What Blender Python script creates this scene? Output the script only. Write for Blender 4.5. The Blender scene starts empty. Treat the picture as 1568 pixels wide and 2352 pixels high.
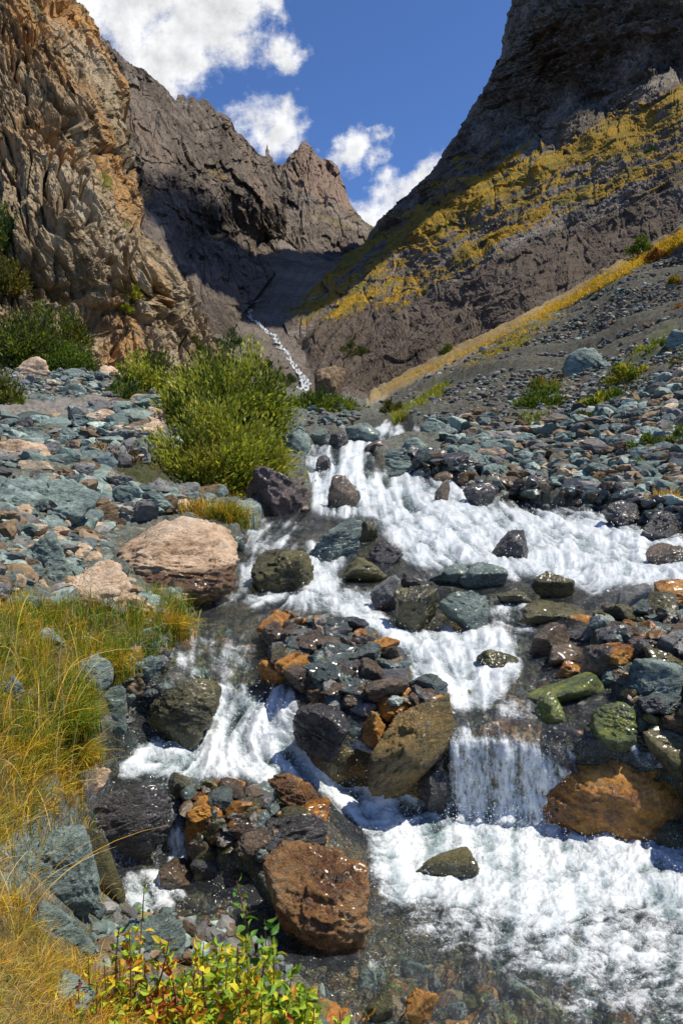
import bpy, math, random
import numpy as np
R = math.radians
# ------------------------------------------------------------------ scene, camera, sun, sky
S = bpy.context.scene
col = S.collection
S.render.resolution_x, S.render.resolution_y = 682, 1024
S.view_settings.view_transform = 'Standard'
S.view_settings.look = 'None'
S.view_settings.gamma = 1
S.view_settings.exposure = 0.25
S.cycles.max_bounces = 6
S.cycles.transparent_max_bounces = 10
EYE = 2.0; PITCH = 5.0; F = 1568.0; CX, CY = 784.0, 1176.0
cd = bpy.data.cameras.new('camera'); cam = bpy.data.objects.new('camera', cd); col.objects.link(cam)
cd.sensor_fit = 'VERTICAL'; cd.sensor_height = 36; cd.lens = 24; cd.clip_start = 0.05; cd.clip_end = 20000
cam.location = (0, 0, EYE); cam.rotation_euler = (R(90 - PITCH), 0, 0)
S.camera = cam
SUN = np.array([0.52, 0.0, 1.0]); SUN /= np.linalg.norm(SUN)
sl = bpy.data.lights.new('sun', 'SUN'); so = bpy.data.objects.new('sun', sl); col.objects.link(so)
sl.energy = 5.0; sl.angle = R(0.5); sl.color = (1.0, 0.93, 0.82)
from mathutils import Vector
so.rotation_euler = Vector(tuple(SUN)).to_track_quat('Z', 'Y').to_euler()

class NT:
    """small helper around a node tree"""
    def __init__(s, tree): s.t = tree; s.n = tree.nodes; s.l = tree.links
    def new(s, typ, **kw):
        nd = s.n.new(typ)
        for k, v in kw.items(): setattr(nd, k, v)
        return nd
    def put(s, sock, v):
        if v is None: return
        if isinstance(v, bpy.types.NodeSocket): s.l.new(v, sock)
        else:
            if hasattr(sock, 'default_value'):
                try: sock.default_value = v
                except Exception:
                    sock.default_value = tuple(v) + (1.0,)
    def math(s, op, a, b=None, c=None, clamp=False):
        m = s.new('ShaderNodeMath', operation=op, use_clamp=clamp)
        s.put(m.inputs[0], a); s.put(m.inputs[1], b)
        if c is not None: s.put(m.inputs[2], c)
        return m.outputs[0]
    def mapr(s, v, a, b, c=0.0, d=1.0, smooth=True):
        m = s.new('ShaderNodeMapRange'); m.interpolation_type = 'SMOOTHSTEP' if smooth else 'LINEAR'
        s.put(m.inputs[0], v)
        for i, x in enumerate((a, b, c, d)): s.put(m.inputs[i + 1], x)
        return m.outputs[0]
    def mix(s, f, a, b, mode='MIX'):
        m = s.new('ShaderNodeMix', data_type='RGBA', blend_type=mode)
        s.put(m.inputs[0], f); s.put(m.inputs[6], a); s.put(m.inputs[7], b)
        return m.outputs[2]
    def noise(s, vec, scale, detail=5, rough=0.6, dist=0.0, out=0):
        m = s.new('ShaderNodeTexNoise'); s.put(m.inputs['Vector'], vec)
        m.inputs['Scale'].default_value = scale; m.inputs['Detail'].default_value = detail
        m.inputs['Roughness'].default_value = rough; m.inputs['Distortion'].default_value = dist
        return m.outputs[out]
    def vor(s, vec, scale, feature='F1', out='Color', rnd=1.0):
        m = s.new('ShaderNodeTexVoronoi', feature=feature); s.put(m.inputs['Vector'], vec)
        m.inputs['Scale'].default_value = scale; m.inputs['Randomness'].default_value = rnd
        return m.outputs[out]
    def mapping(s, vec, scale=(1, 1, 1), rot=(0, 0, 0)):
        m = s.new('ShaderNodeMapping'); s.put(m.inputs['Vector'], vec)
        m.inputs['Scale'].default_value = scale; m.inputs['Rotation'].default_value = rot
        return m.outputs[0]
    def ramp(s, v, stops, interp='LINEAR'):
        m = s.new('ShaderNodeValToRGB'); s.put(m.inputs[0], v); e = m.color_ramp; e.interpolation = interp
        while len(e.elements) < len(stops): e.elements.new(0.5)
        for el, (p, c) in zip(e.elements, stops): el.position = p; el.color = tuple(c) + (1,)
        return m.outputs[0]
    def attr(s, name, out='Fac'):
        m = s.new('ShaderNodeAttribute'); m.attribute_name = name
        return m.outputs[out]

# sky: Nishita plus white cumulus set at fixed bearings (x/y , z/y of the view direction)
def build_world():
    w = bpy.data.worlds.new('World'); S.world = w; w.use_nodes = True
    N = NT(w.node_tree); N.n.clear()
    sky = N.new('ShaderNodeTexSky', sky_type='NISHITA', sun_disc=False)
    sky.sun_elevation = math.asin(SUN[2]); sky.sun_rotation = math.atan2(SUN[0], SUN[1])
    sky.altitude = 3000; sky.air_density = 1.0; sky.dust_density = 0.3; sky.ozone_density = 3.5
    tc = N.new('ShaderNodeTexCoord'); sep = N.new('ShaderNodeSeparateXYZ'); N.l.new(tc.outputs['Generated'], sep.inputs[0])
    X, Y, Z = sep.outputs
    Yc = N.math('MAXIMUM', Y, 0.05)
    a = N.math('DIVIDE', X, Yc); b = N.math('DIVIDE', Z, Yc)
    cmb = N.new('ShaderNodeCombineXYZ'); N.put(cmb.inputs[0], a); N.put(cmb.inputs[1], b)
    P = cmb.outputs[0]
    n1 = N.noise(P, 9.0, 9, 0.62); n2 = N.noise(P, 34.0, 8, 0.65)
    def ab(px, py):
        v = (CY - py) / F; dy = math.cos(R(PITCH)) + v * math.sin(R(PITCH)); dz = -math.sin(R(PITCH)) + v * math.cos(R(PITCH))
        return (px - CX) / F / dy, dz / dy
    # cx, cy, rx, ry (photo px), rotation
    blobs = [(300, -80, 330, 210, 0), (440, 60, 190, 110, -.3), (350, 150, 130, 95, .3), (560, -60, 110, 110, 0), (655, 125, 36, 40, 0),
             (430, 130, 100, 80, 0), (540, 120, 75, 55, 0), (618, 20, 38, 40, 0), (-300, -250, 600, 400, 0),
             (608, 275, 92, 60, -.1), (635, 320, 55, 60, .5), (655, 258, 45, 40, 0), (820, 352, 82, 38, -.25), (872, 378, 30, 36, 0), (868, 322, 32, 22, 0),
             (975, 405, 60, 38, -.6), (900, 460, 100, 50, -.5), (850, 500, 70, 40, 0), (1000, 440, 80, 60, 0)]
    wc = N.noise(P, 14.0, 6, 0.6, out=1); ws = N.new('ShaderNodeSeparateColor'); N.put(ws.inputs[0], wc)
    a = N.math('ADD', a, N.math('MULTIPLY', N.math('SUBTRACT', ws.outputs[0], .5), .085)); b = N.math('ADD', b, N.math('MULTIPLY', N.math('SUBTRACT', ws.outputs[1], .5), .085))
    dens = None
    for (px, py, rx, ry, rot) in blobs:
        a0, b0 = ab(px, py); ca, sa = math.cos(rot), math.sin(rot)
        da = N.math('SUBTRACT', a, a0); db = N.math('SUBTRACT', b, b0)
        u = N.math('ADD', N.math('MULTIPLY', da, ca * F / rx), N.math('MULTIPLY', db, -sa * F / rx))
        v = N.math('ADD', N.math('MULTIPLY', da, sa * F / ry), N.math('MULTIPLY', db, ca * F / ry))
        r2 = N.math('ADD', N.math('MULTIPLY', u, u), N.math('MULTIPLY', v, v))
        d = N.math('SUBTRACT', 1.0, N.math('SQRT', r2))
        d = N.math('MULTIPLY', d, 0.5 if min(rx, ry) < 70 else .8)
        dens = d if dens is None else N.math('MAXIMUM', dens, d)
    dens = N.math('ADD', dens, N.math('MULTIPLY', N.math('SUBTRACT', n1, 0.5), 1.9))
    dens = N.math('ADD', dens, N.math('MULTIPLY', N.math('SUBTRACT', n2, 0.5), 0.8))
    m = N.mapr(dens, -0.12, 0.46)
    front = N.mapr(Y, 0.05, 0.2)
    m = N.math('MULTIPLY', m, front)
    # thick parts of the cloud greyer, edges brilliant
    off = N.new('ShaderNodeVectorMath', operation='ADD'); N.put(off.inputs[0], P); off.inputs[1].default_value = (0.012, 0.012, 0)
    n1b = N.noise(off.outputs[0], 9.0, 9, 0.62)
    lit = N.math('MULTIPLY', N.math('SUBTRACT', n1, n1b), 2.2)
    core = N.mapr(dens, 0.2, 1.25)
    # body brightness
    br = N.math('ADD', N.math('SUBTRACT', 7.2, N.math('MULTIPLY', core, 3.0)), N.math('MULTIPLY', lit, 5.0))
    ccol = N.mix(core, (1.0, 1.0, 1.0, 1), (0.90, 0.94, 1.0, 1))
    cl = N.new('ShaderNodeVectorMath', operation='SCALE'); N.put(cl.inputs[0], ccol); N.put(cl.inputs['Scale'], br)
    out = N.mix(m, N.mix(1.0, sky.outputs[0], (0.74, 0.93, 1.22, 1), 'MULTIPLY'), cl.outputs[0])
    bg = N.new('ShaderNodeBackground'); bg.inputs['Strength'].default_value = 0.112; N.put(bg.inputs[0], out)
    wo = N.new('ShaderNodeOutputWorld'); N.l.new(bg.outputs[0], wo.inputs[0])
build_world()

# ------------------------------------------------------------------ numeric tools
rng = np.random.default_rng(7)
def _h(ix, iy, iz, seed):
    h = (ix.astype(np.int64) * 374761393 + iy.astype(np.int64) * 668265263 + iz.astype(np.int64) * 2147483647 * 3 + seed * 974711) & 0xFFFFFFFF
    h = ((h ^ (h >> 13)) * 1274126177) & 0xFFFFFFFF
    h = (h ^ (h >> 16)) & 0xFFFFFFFF
    h = (h * 2246822519) & 0xFFFFFFFF
    return h ^ (h >> 15)
def perlin(P, seed=0):
    I = np.floor(P).astype(np.int64); Fr = P - I
    U = Fr * Fr * Fr * (Fr * (Fr * 6 - 15) + 10)
    res = np.zeros(len(P))
    for dx in (0, 1):
        wx = U[:, 0] if dx else 1 - U[:, 0]
        for dy in (0, 1):
            wy = U[:, 1] if dy else 1 - U[:, 1]
            for dz in (0, 1):
                wz = U[:, 2] if dz else 1 - U[:, 2]
                h = _h(I[:, 0] + dx, I[:, 1] + dy, I[:, 2] + dz, seed)
                gx = (h & 1023) / 511.5 - 1; gy = ((h >> 10) & 1023) / 511.5 - 1; gz = ((h >> 20) & 1023) / 511.5 - 1
                res += wx * wy * wz * (gx * (Fr[:, 0] - dx) + gy * (Fr[:, 1] - dy) + gz * (Fr[:, 2] - dz))
    return res * 1.4
def fbm(P, octv=4, seed=0, gain=0.5, lac=2.1, ridged=False):
    r = np.zeros(len(P)); a = 1.0; tot = 0
    for o in range(octv):
        n = perlin(P * lac ** o + 17.3 * o, seed + o)
        if ridged: n = 1 - 2 * np.abs(n)
        r += a * n; tot += a; a *= gain
    return r / tot
def facet(P, seed=0, tilt=1.0):
    """fractured-rock noise: every Voronoi cell is a small tilted plane"""
    B = np.floor(P - 0.5).astype(np.int64); best = np.full(len(P), 1e9); val = np.zeros(len(P))
    for dx in (0, 1):
        for dy in (0, 1):
            for dz in (0, 1):
                c = B + np.array([dx, dy, dz]); h = _h(c[:, 0], c[:, 1], c[:, 2], seed)
                j = np.stack([(h & 1023), ((h >> 10) & 1023), ((h >> 20) & 1023)], 1) / 1023.0
                D = P - (c + 0.15 + 0.7 * j); d = (D * D).sum(1)
                h2 = _h(c[:, 0], c[:, 1], c[:, 2], seed + 99)
                t = np.stack([(h2 & 1023), ((h2 >> 10) & 1023), ((h2 >> 20) & 1023)], 1) / 511.5 - 1
                v = (j[:, 0] - 0.5) * 0.9 + tilt * (t * D).sum(1)
                k = d < best; best[k] = d[k]; val[k] = v[k]
    return val
def sstep(x, a, b):
    t = np.clip((x - a) / (b - a), 0, 1); return t * t * (3 - 2 * t)
def ray(px, py):
    px = np.asarray(px, float); py = np.asarray(py, float)
    u = (px - CX) / F; v = (CY - py) / F
    dy = math.cos(R(PITCH)) + v * math.sin(R(PITCH)); dz = -math.sin(R(PITCH)) + v * math.cos(R(PITCH))
    return u / dy, dz / dy
def world(px, py, Y):
    a, b = ray(px, py); Y = np.asarray(Y, float)
    return np.stack([a * Y, Y + 0 * a, EYE + b * Y], -1)
class RBF:
    """linear-kernel interpolation of ground distance between survey points"""
    def __init__(s, pts, mode='inv'):
        s.mode = mode; A = np.array([(p[0], p[1]) for p in pts], float) / 1000
        Y = []
        for p in pts:
            if p[2] is None: Y.append((p[3] - EYE) / float(ray(p[0], p[1])[1]))
            else: Y.append(p[2])
        Y = np.array(Y, float); v = 1 / Y if mode == 'inv' else np.log(Y)
        n = len(A); K = np.sqrt(((A[:, None] - A[None]) ** 2).sum(-1) + 0.0004)
        M = np.zeros((n + 3, n + 3)); M[:n, :n] = K + np.eye(n) * -0.0005; M[:n, n] = 1; M[:n, n + 1:] = A
        M[n, :n] = 1; M[n + 1:, :n] = A.T
        s.c = np.linalg.solve(M, np.concatenate([v, [0, 0, 0]])); s.A = A
    def __call__(s, px, py):
        px = np.asarray(px, float); py = np.asarray(py, float); sh = np.broadcast(px, py).shape
        x = np.broadcast_to(px, sh).ravel() / 1000; y = np.broadcast_to(py, sh).ravel() / 1000
        r = s.c[-3] + s.c[-2] * x + s.c[-1] * y
        for i in range(len(s.A)): r = r + s.c[i] * np.sqrt((x - s.A[i, 0]) ** 2 + (y - s.A[i, 1]) ** 2 + 0.0004)
        r = 1 / np.maximum(r, 1 / 70.) if s.mode == 'inv' else np.exp(np.clip(r, 2, 8))
        return r.reshape(sh)
# low-resolution maps of regions, 4 photo px per cell, covering x -800..2400, y -600..2800
MX0, MY0, MS, MW, MH = -800, -600, 4, 800, 850
def poly_mask(poly):
    ys, xs = np.mgrid[0:MH, 0:MW]; X = MX0 + (xs + .5) * MS; Y = MY0 + (ys + .5) * MS
    ins = np.zeros(X.shape, bool); n = len(poly)
    for i in range(n):
        x1, y1 = poly[i]; x2, y2 = poly[(i + 1) % n]
        if y1 == y2: continue
        c = ((y1 > Y) != (y2 > Y)) & (X < (x2 - x1) * (Y - y1) / (y2 - y1) + x1); ins ^= c
    return ins.astype(float)
def blur(m, r):
    r = max(1, int(r / MS))
    for _ in range(3):
        for ax in (0, 1):
            k = [(r + 1, r), (0, 0)] if ax == 0 else [(0, 0), (r + 1, r)]
            c = np.cumsum(np.pad(m, k, mode='edge'), axis=ax); w = 2 * r + 1
            m = (c[w:] - c[:-w]) / w if ax == 0 else (c[:, w:] - c[:, :-w]) / w
    return m
def samp(m, px, py):
    x = np.clip((np.asarray(px, float) - MX0) / MS - .5, 0, MW - 1.01); y = np.clip((np.asarray(py, float) - MY0) / MS - .5, 0, MH - 1.01)
    i = x.astype(int); j = y.astype(int); fx = x - i; fy = y - j
    return (m[j, i] * (1 - fx) + m[j, i + 1] * fx) * (1 - fy) + (m[j + 1, i] * (1 - fx) + m[j + 1, i + 1] * fx) * fy

def mesh_np(name, V, Q, mat=None, attrs=None, cols=None, smooth=False):
    """mesh from numpy arrays; Q is an (n,3) or (n,4) index array or a list of them"""
    me = bpy.data.meshes.new(name); V = np.ascontiguousarray(V, dtype=np.float32)
    Qs = Q if isinstance(Q, list) else [Q]
    me.vertices.add(len(V)); me.vertices.foreach_set('co', V.ravel())
    idx = np.concatenate([q.ravel() for q in Qs]).astype(np.int32)
    tot = np.concatenate([np.full(len(q), q.shape[1]) for q in Qs]).astype(np.int32)
    st = np.concatenate([[0], np.cumsum(tot)[:-1]]).astype(np.int32)
    me.loops.add(len(idx)); me.loops.foreach_set('vertex_index', idx)
    me.polygons.add(len(tot)); me.polygons.foreach_set('loop_start', st)
    try: me.polygons.foreach_set('loop_total', tot)
    except Exception: pass
    me.update(calc_edges=True)
    me.polygons.foreach_set('use_smooth', np.full(len(tot), smooth))
    for k, v in (attrs or {}).items():
        a = me.attributes.new(k, 'FLOAT', 'POINT'); a.data.foreach_set('value', np.ascontiguousarray(v, dtype=np.float32).ravel())
    if cols is not None:
        a = me.attributes.new('Col', 'FLOAT_COLOR', 'POINT')
        c = np.ones((len(V), 4), np.float32); c[:, :3] = cols; a.data.foreach_set('color', c.ravel())
    if mat: me.materials.append(mat)
    return me
def link(name, me, parent=None, loc=None):
    o = bpy.data.objects.new(name, me); col.objects.link(o)
    if loc is not None: o.location = tuple(loc)
    if parent is not None: o.parent = parent
    return o
def tag(o, label=None, cat=None, group=None, kind=None):
    if label: o['label'] = label
    if cat: o['category'] = cat
    if group: o['group'] = group
    if kind: o['kind'] = kind
    return o
def empty(name, loc): return link(name, None, None, loc)
def grid_quads(nv, nu):
    i = np.arange(nv * nu).reshape(nv, nu)
    return np.stack([i[:-1, :-1], i[1:, :-1], i[1:, 1:], i[:-1, 1:]], -1).reshape(-1, 4)
def grid_normals(P):
    du = np.gradient(P, axis=1); dv = np.gradient(P, axis=0)
    n = np.cross(du, dv); n /= np.linalg.norm(n, axis=-1, keepdims=True) + 1e-9
    v = P - np.array([0, 0, EYE]); s = np.sign((n * v).sum(-1, keepdims=True)); s[s == 0] = 1
    return -n * s      # faces the valley

# ------------------------------------------------------------------ materials
def principled(N, base, rough=0.8, bump=None, bstr=0.3, bdist=0.05, spec=0.3):
    p = N.new('ShaderNodeBsdfPrincipled'); N.put(p.inputs['Base Color'], base); N.put(p.inputs['Roughness'], rough)
    N.put(p.inputs['Specular IOR Level'], spec)
    if bump is not None:
        b = N.new('ShaderNodeBump'); b.inputs['Strength'].default_value = bstr; b.inputs['Distance'].default_value = bdist
        N.put(b.inputs['Height'], bump); N.l.new(b.outputs[0], p.inputs['Normal'])
    o = N.new('ShaderNodeOutputMaterial'); N.l.new(p.outputs[0], o.inputs[0]); return p
def newmat(name):
    m = bpy.data.materials.new(name); m.use_nodes = True; N = NT(m.node_tree); N.n.clear(); return m, N
def mountain_mat(name, ramp, size, stretch=(1, 1, 1), rot=(0, 0, 0), stain=None, grass=((.30, .21, .03), (.42, .26, .02), (.13, .14, .03))):
    """layered rock: broad tones, strata streaks, cracks; vertex masks add turf and rusty stain"""
    m, N = newmat(name); tc = N.new('ShaderNodeTexCoord'); O = tc.outputs['Object']
    W = N.mapping(O, stretch, rot)
    a = N.noise(W, 1.0 / size, 8, 0.68); b = N.noise(W, 9.0 / size, 9, 0.72, 0.6); c = N.noise(O, 0.35 / size, 3, 0.5)
    v = N.math('ADD', N.math('MULTIPLY', a, 0.45), N.math('ADD', N.math('MULTIPLY', b, 0.42), N.math('MULTIPLY', c, 0.13)))
    v = N.math('ADD', N.math('MULTIPLY', N.math('SUBTRACT', v, .5), 1.6), .49)
    base = N.ramp(v, ramp)
    if stain:
        s = N.mapr(N.math('ADD', N.attr('stain'), N.math('MULTIPLY', N.math('SUBTRACT', b, 0.5), 1.3)), 0.35, 0.75)
        base = N.mix(N.math('MULTIPLY', s, 0.85), base, stain)
    cr = N.vor(N.mapping(O, stretch, rot), 5.0 / size, 'DISTANCE_TO_EDGE', 'Distance')
    crk = N.mapr(cr, 0.0, 0.04, 0.8, 1.0)
    base = N.mix(1.0, base, crk, 'MULTIPLY')
    g = N.attr('grass'); gn = N.noise(O, 14.0 / size, 6, 0.7)
    gm = N.mapr(N.math('ADD', g, N.math('MULTIPLY', N.math('SUBTRACT', gn, 0.5), 0.7)), 0.42, 0.58)
    gc = N.mix(N.mapr(N.noise(O, 3.0 / size, 5, 0.7), 0.35, 0.65), grass[0], grass[1])
    gc = N.mix(N.mapr(N.noise(O, 1.7 / size, 6, 0.7), 0.48, 0.62), gc, grass[2])
    base = N.mix(gm, base, gc)
    d2 = N.noise(W, 40.0 / size, 6, .75)
    base = N.mix(N.mapr(N.math('ADD', N.math('MULTIPLY', b, .5), N.math('MULTIPLY', d2, .5)), .36, .47, .6, 0.0), base, tuple(.4 * x for x in ramp[1][1]) + (1,))
    principled(N, base, 0.9, N.math('ADD', b, N.math('MULTIPLY', d2, .35)), 1.0, size * 0.05, 0.15); return m
def terrain_mat():
    m, N = newmat('ground gravel'); tc = N.new('ShaderNodeTexCoord'); O = tc.outputs['Object']
    def peb(scale):
        c = N.vor(O, scale, 'F1', 'Color'); sp = N.new('ShaderNodeSeparateColor'); N.l.new(c, sp.inputs[0])
        colr = N.ramp(sp.outputs[0], [(0, (.10, .12, .115)), (.25, (.19, .23, .22)), (.5, (.13, .16, .155)), (.68, (.26, .21, .15)), (.8, (.20, .18, .155)), (1, (.09, .085, .08))])
        val = N.math('ADD', 0.6, N.math('MULTIPLY', sp.outputs[1], 0.7))
        return N.mix(1.0, colr, val, 'MULTIPLY'), N.vor(O, scale, 'DISTANCE_TO_EDGE', 'Distance')
    c1, e1 = peb(16.0); c2, e2 = peb(48.0)
    far = N.attr('far')
    pc = N.mix(N.mapr(N.noise(O, 2.0, 4), 0.42, 0.6), c1, c2)
    pb = N.mix(1.0, pc, N.attr('Col', 'Color'), 'MULTIPLY')
    pb = N.mix(1.0, pb, N.ramp(N.noise(O, 6.0, 8, .75), [(.3, (.7, .65, .6)), (.7, (2.4, 2.3, 2.1))]), 'MULTIPLY')
    soil = N.mix(N.mapr(N.noise(O, 9.0, 8, .75), 0.3, 0.7), (0.5, 0.5, 0.5, 1), (1.3, 1.3, 1.3, 1))
    soil = N.mix(1.0, N.attr('Col', 'Color'), soil, 'MULTIPLY')
    base = N.mix(N.attr('peb'), soil, pb)
    h = N.math('ADD', N.math('MINIMUM', N.math('MULTIPLY', e2, 3.0), 0.5), N.math('MULTIPLY', N.noise(O, 30, 6, .7), .5))
    wet = N.attr('wet')
    base = N.mix(1.0, base, N.mapr(wet, 0, 1, 1.0, 0.75), 'MULTIPLY')
    principled(N, base, N.mapr(wet, 0, 1, .92, .25), h, 0.7, 0.03, 0.25); return m
def rock_mat(name, ramp, scale=3.0, stretch=(1, 1, 1), wetcol=(1, 1, 1), moss=None, mossamt=0.0, allwet=0.0, speck=None, wetdark=0.38):
    m, N = newmat(name); tc = N.new('ShaderNodeTexCoord'); O = tc.outputs['Object']
    oi = N.new('ShaderNodeObjectInfo')
    off = N.new('ShaderNodeVectorMath', operation='MULTIPLY_ADD'); N.put(off.inputs[0], oi.outputs['Location']); off.inputs[1].default_value = (3.1, 3.7, 2.9); N.put(off.inputs[2], O)
    A = off.outputs[0]; W = N.mapping(A, stretch, (0.5, 0.3, 0.2))
    a = N.noise(W, scale, 7, 0.65); b = N.noise(W, scale * 7, 8, 0.72, 0.5); c = N.noise(A, scale * 40, 4, .7)
    v = N.math('ADD', N.math('MULTIPLY', a, .45), N.math('ADD', N.math('MULTIPLY', b, .40), N.math('MULTIPLY', c, .15)))
    v = N.math('ADD', N.math('MULTIPLY', N.math('SUBTRACT', v, .5), 1.9), .5)
    base = N.ramp(v, ramp)
    if speck:
        base = N.mix(N.mapr(c, .56, .66, 0, .7), base, speck)
    cr = N.noise(N.mapping(W, (1, 1, 2.5)), scale * 2.2, 6, .6, 1.2)
    crk = N.mapr(N.math('ABSOLUTE', N.math('SUBTRACT', cr, .5)), 0.0, 0.018, 0.5, 1.0)
    base = N.mix(1.0, base, crk, 'MULTIPLY')
    if moss:
        geo = N.new('ShaderNodeNewGeometry'); sp = N.new('ShaderNodeSeparateXYZ'); N.l.new(geo.outputs['Normal'], sp.inputs[0])
        mm = N.mapr(N.math('ADD', N.math('MULTIPLY', sp.outputs[2], .35), N.math('ADD', N.math('MULTIPLY', b, .8), N.math('MULTIPLY', a, .6))), 1.15 - mossamt, 1.4 - mossamt)
        base = N.mix(mm, base, moss)
    w = N.attr('wet'); wn = N.math('ADD', w, N.math('MULTIPLY', N.math('SUBTRACT', b, .5), .6))
    w = N.math('MAXIMUM', N.mapr(wn, .3, .7), allwet)
    wb = N.mix(1.0, base, tuple(wetdark * 1.25 * x for x in wetcol) + (1,), 'MULTIPLY')
    base = N.mix(w, base, wb)
    rough = N.mapr(w, 0, 1, .85, N.mapr(b, .3, .7, .17, .40))
    h = N.math('ADD', N.math('MULTIPLY', b, .7), N.math('MULTIPLY', c, .3))
    p = principled(N, base, rough, h, 0.9, 0.05, N.mapr(w, 0, 1, .2, .55)); N.put(p.inputs['Coat Weight'], N.math('MULTIPLY', w, .45)); p.inputs['Coat Roughness'].default_value = .20; return m
def leaf_mat(name, trans=0.35):
    m, N = newmat(name); c = N.attr('Col', 'Color')
    d = N.new('ShaderNodeBsdfPrincipled'); N.put(d.inputs['Base Color'], c); d.inputs['Roughness'].default_value = .55; d.inputs['Specular IOR Level'].default_value = .3
    t = N.new('ShaderNodeBsdfTranslucent'); N.put(t.inputs[0], N.mix(1.0, c, (1.25, 1.2, .7, 1), 'MULTIPLY'))
    mx = N.new('ShaderNodeMixShader'); mx.inputs[0].default_value = trans; N.l.new(d.outputs[0], mx.inputs[1]); N.l.new(t.outputs[0], mx.inputs[2])
    o = N.new('ShaderNodeOutputMaterial'); N.l.new(mx.outputs[0], o.inputs[0]); return m
def bark_mat():
    m, N = newmat('bark'); tc = N.new('ShaderNodeTexCoord')
    n = N.noise(tc.outputs['Object'], 20, 5, .7); principled(N, N.ramp(n, [(.3, (.07, .045, .03)), (.7, (.20, .14, .09))]), .85, n, .5, .01); return m
def water_mat():
    m, N = newmat('stream water'); tc = N.new('ShaderNodeTexCoord'); O = tc.outputs['Object']
    st = N.mapping(O, (1.0, .75, 1))
    n1 = N.noise(st, 8, 2, .6, .4); n2 = N.noise(st, 26, 2, .6, .3); n3 = N.noise(O, 70, 1.5, .6)
    hgt = N.math('ADD', N.math('MULTIPLY', n1, 1.1), N.math('ADD', N.math('MULTIPLY', n2, .5), N.math('MULTIPLY', n3, .16)))
    bmp = N.new('ShaderNodeBump'); bmp.inputs['Strength'].default_value = 1.0; bmp.inputs['Distance'].default_value = .09; N.put(bmp.inputs['Height'], hgt)
    fr = N.new('ShaderNodeFresnel'); fr.inputs[0].default_value = 1.33; N.l.new(bmp.outputs[0], fr.inputs['Normal'])
    tr = N.new('ShaderNodeBsdfTransparent'); tr.inputs[0].default_value = (.84, .91, .87, 1)
    gl = N.new('ShaderNodeBsdfGlossy'); gl.inputs['Roughness'].default_value = .09; N.l.new(bmp.outputs[0], gl.inputs['Normal'])
    mx = N.new('ShaderNodeMixShader'); N.put(mx.inputs[0], N.math('ADD', N.math('MULTIPLY', fr.outputs[0], 1.25), .03)); N.l.new(tr.outputs[0], mx.inputs[1]); N.l.new(gl.outputs[0], mx.inputs[2])
    # milky aerated water
    f = N.attr('foam'); fn = N.math('ADD', N.math('MULTIPLY', N.noise(st, 55, 6, .75, .5), .6), N.math('MULTIPLY', N.noise(O, 190, 3, .7), .4))
    ff = N.math('ADD', f, N.math('MULTIPLY', N.math('SUBTRACT', fn, .5), 1.25))
    fm = N.math('MAXIMUM', N.mapr(ff, .26, .84), .035)
    big = N.math('ADD', N.math('MULTIPLY', N.noise(st, 5, 5, .65, 1.0), .55), N.math('MULTIPLY', N.noise(st, 20, 5, .7, .8), .45))
    fg = N.math('ADD', N.math('MULTIPLY', ff, .22), N.math('ADD', N.math('MULTIPLY', N.math('SUBTRACT', big, .5), 1.3), N.math('MULTIPLY', N.attr('tone'), .80)))
    fc = N.ramp(fg, [(.15, (.20, .29, .30)), (.36, (.39, .46, .48)), (.56, (.62, .67, .69)), (.80, (.78, .82, .83))])
    b2 = N.new('ShaderNodeBump'); b2.inputs['Strength'].default_value = .45; b2.inputs['Distance'].default_value = .025; N.put(b2.inputs['Height'], fn)
    fo = N.new('ShaderNodeBsdfPrincipled'); N.put(fo.inputs['Base Color'], fc); fo.inputs['Roughness'].default_value = .22; fo.inputs['Specular IOR Level'].default_value = .5
    N.l.new(b2.outputs[0], fo.inputs['Normal'])
    tl = N.new('ShaderNodeBsdfTranslucent'); tl.inputs[0].default_value = (.75, .85, .88, 1)
    fx = N.new('ShaderNodeMixShader'); fx.inputs[0].default_value = .08; N.l.new(fo.outputs[0], fx.inputs[1]); N.l.new(tl.outputs[0], fx.inputs[2])
    m2 = N.new('ShaderNodeMixShader'); N.put(m2.inputs[0], fm); N.l.new(mx.outputs[0], m2.inputs[1]); N.l.new(fx.outputs[0], m2.inputs[2])
    o = N.new('ShaderNodeOutputMaterial'); N.l.new(m2.outputs[0], o.inputs[0]); return m
def foam_mat():
    m, N = newmat('water drops'); principled(N, (.9, .93, .95, 1), .15, spec=.6); return m

M = {}
M['left'] = mountain_mat('ochre cliff rock', [(.26, (.05, .034, .017)), (.38, (.18, .126, .066)), (.49, (.36, .27, .155)), (.60, (.48, .395, .265)), (.74, (.60, .53, .41))], 6.0, (1.0, 1.0, .45), (0, .45, 0), stain=(.52, .27, .08, 1), grass=((.16, .17, .03), (.24, .20, .03), (.09, .12, .03)))
M['ridge'] = mountain_mat('grey brown ridge rock', [(.28, (.035, .028, .022)), (.42, (.105, .084, .064)), (.54, (.20, .163, .128)), (.66, (.32, .27, .215)), (.78, (.46, .41, .34))], 60.0, (1, 1, .4), (0, .3, 0), stain=(.27, .19, .135, 1), grass=((.25, .19, .05), (.33, .23, .05), (.14, .13, .05)))
M['right'] = mountain_mat('slate grey slope rock', [(.28, (.030, .024, .018)), (.42, (.10, .082, .062)), (.53, (.19, .16, .125)), (.64, (.33, .29, .24)), (.78, (.56, .52, .45))], 22.0, (.7, .7, 1.0), (0, -.5, 0), stain=(.115, .086, .06, 1), grass=((.26, .165, .016), (.35, .20, .010), (.15, .13, .025)))
M['valley'] = mountain_mat('dark valley scree', [(.30, (.085, .07, .055)), (.5, (.19, .16, .13)), (.7, (.32, .275, .225))], 30.0, grass=((.13, .12, .035), (.18, .14, .03), (.08, .09, .03)))
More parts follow.
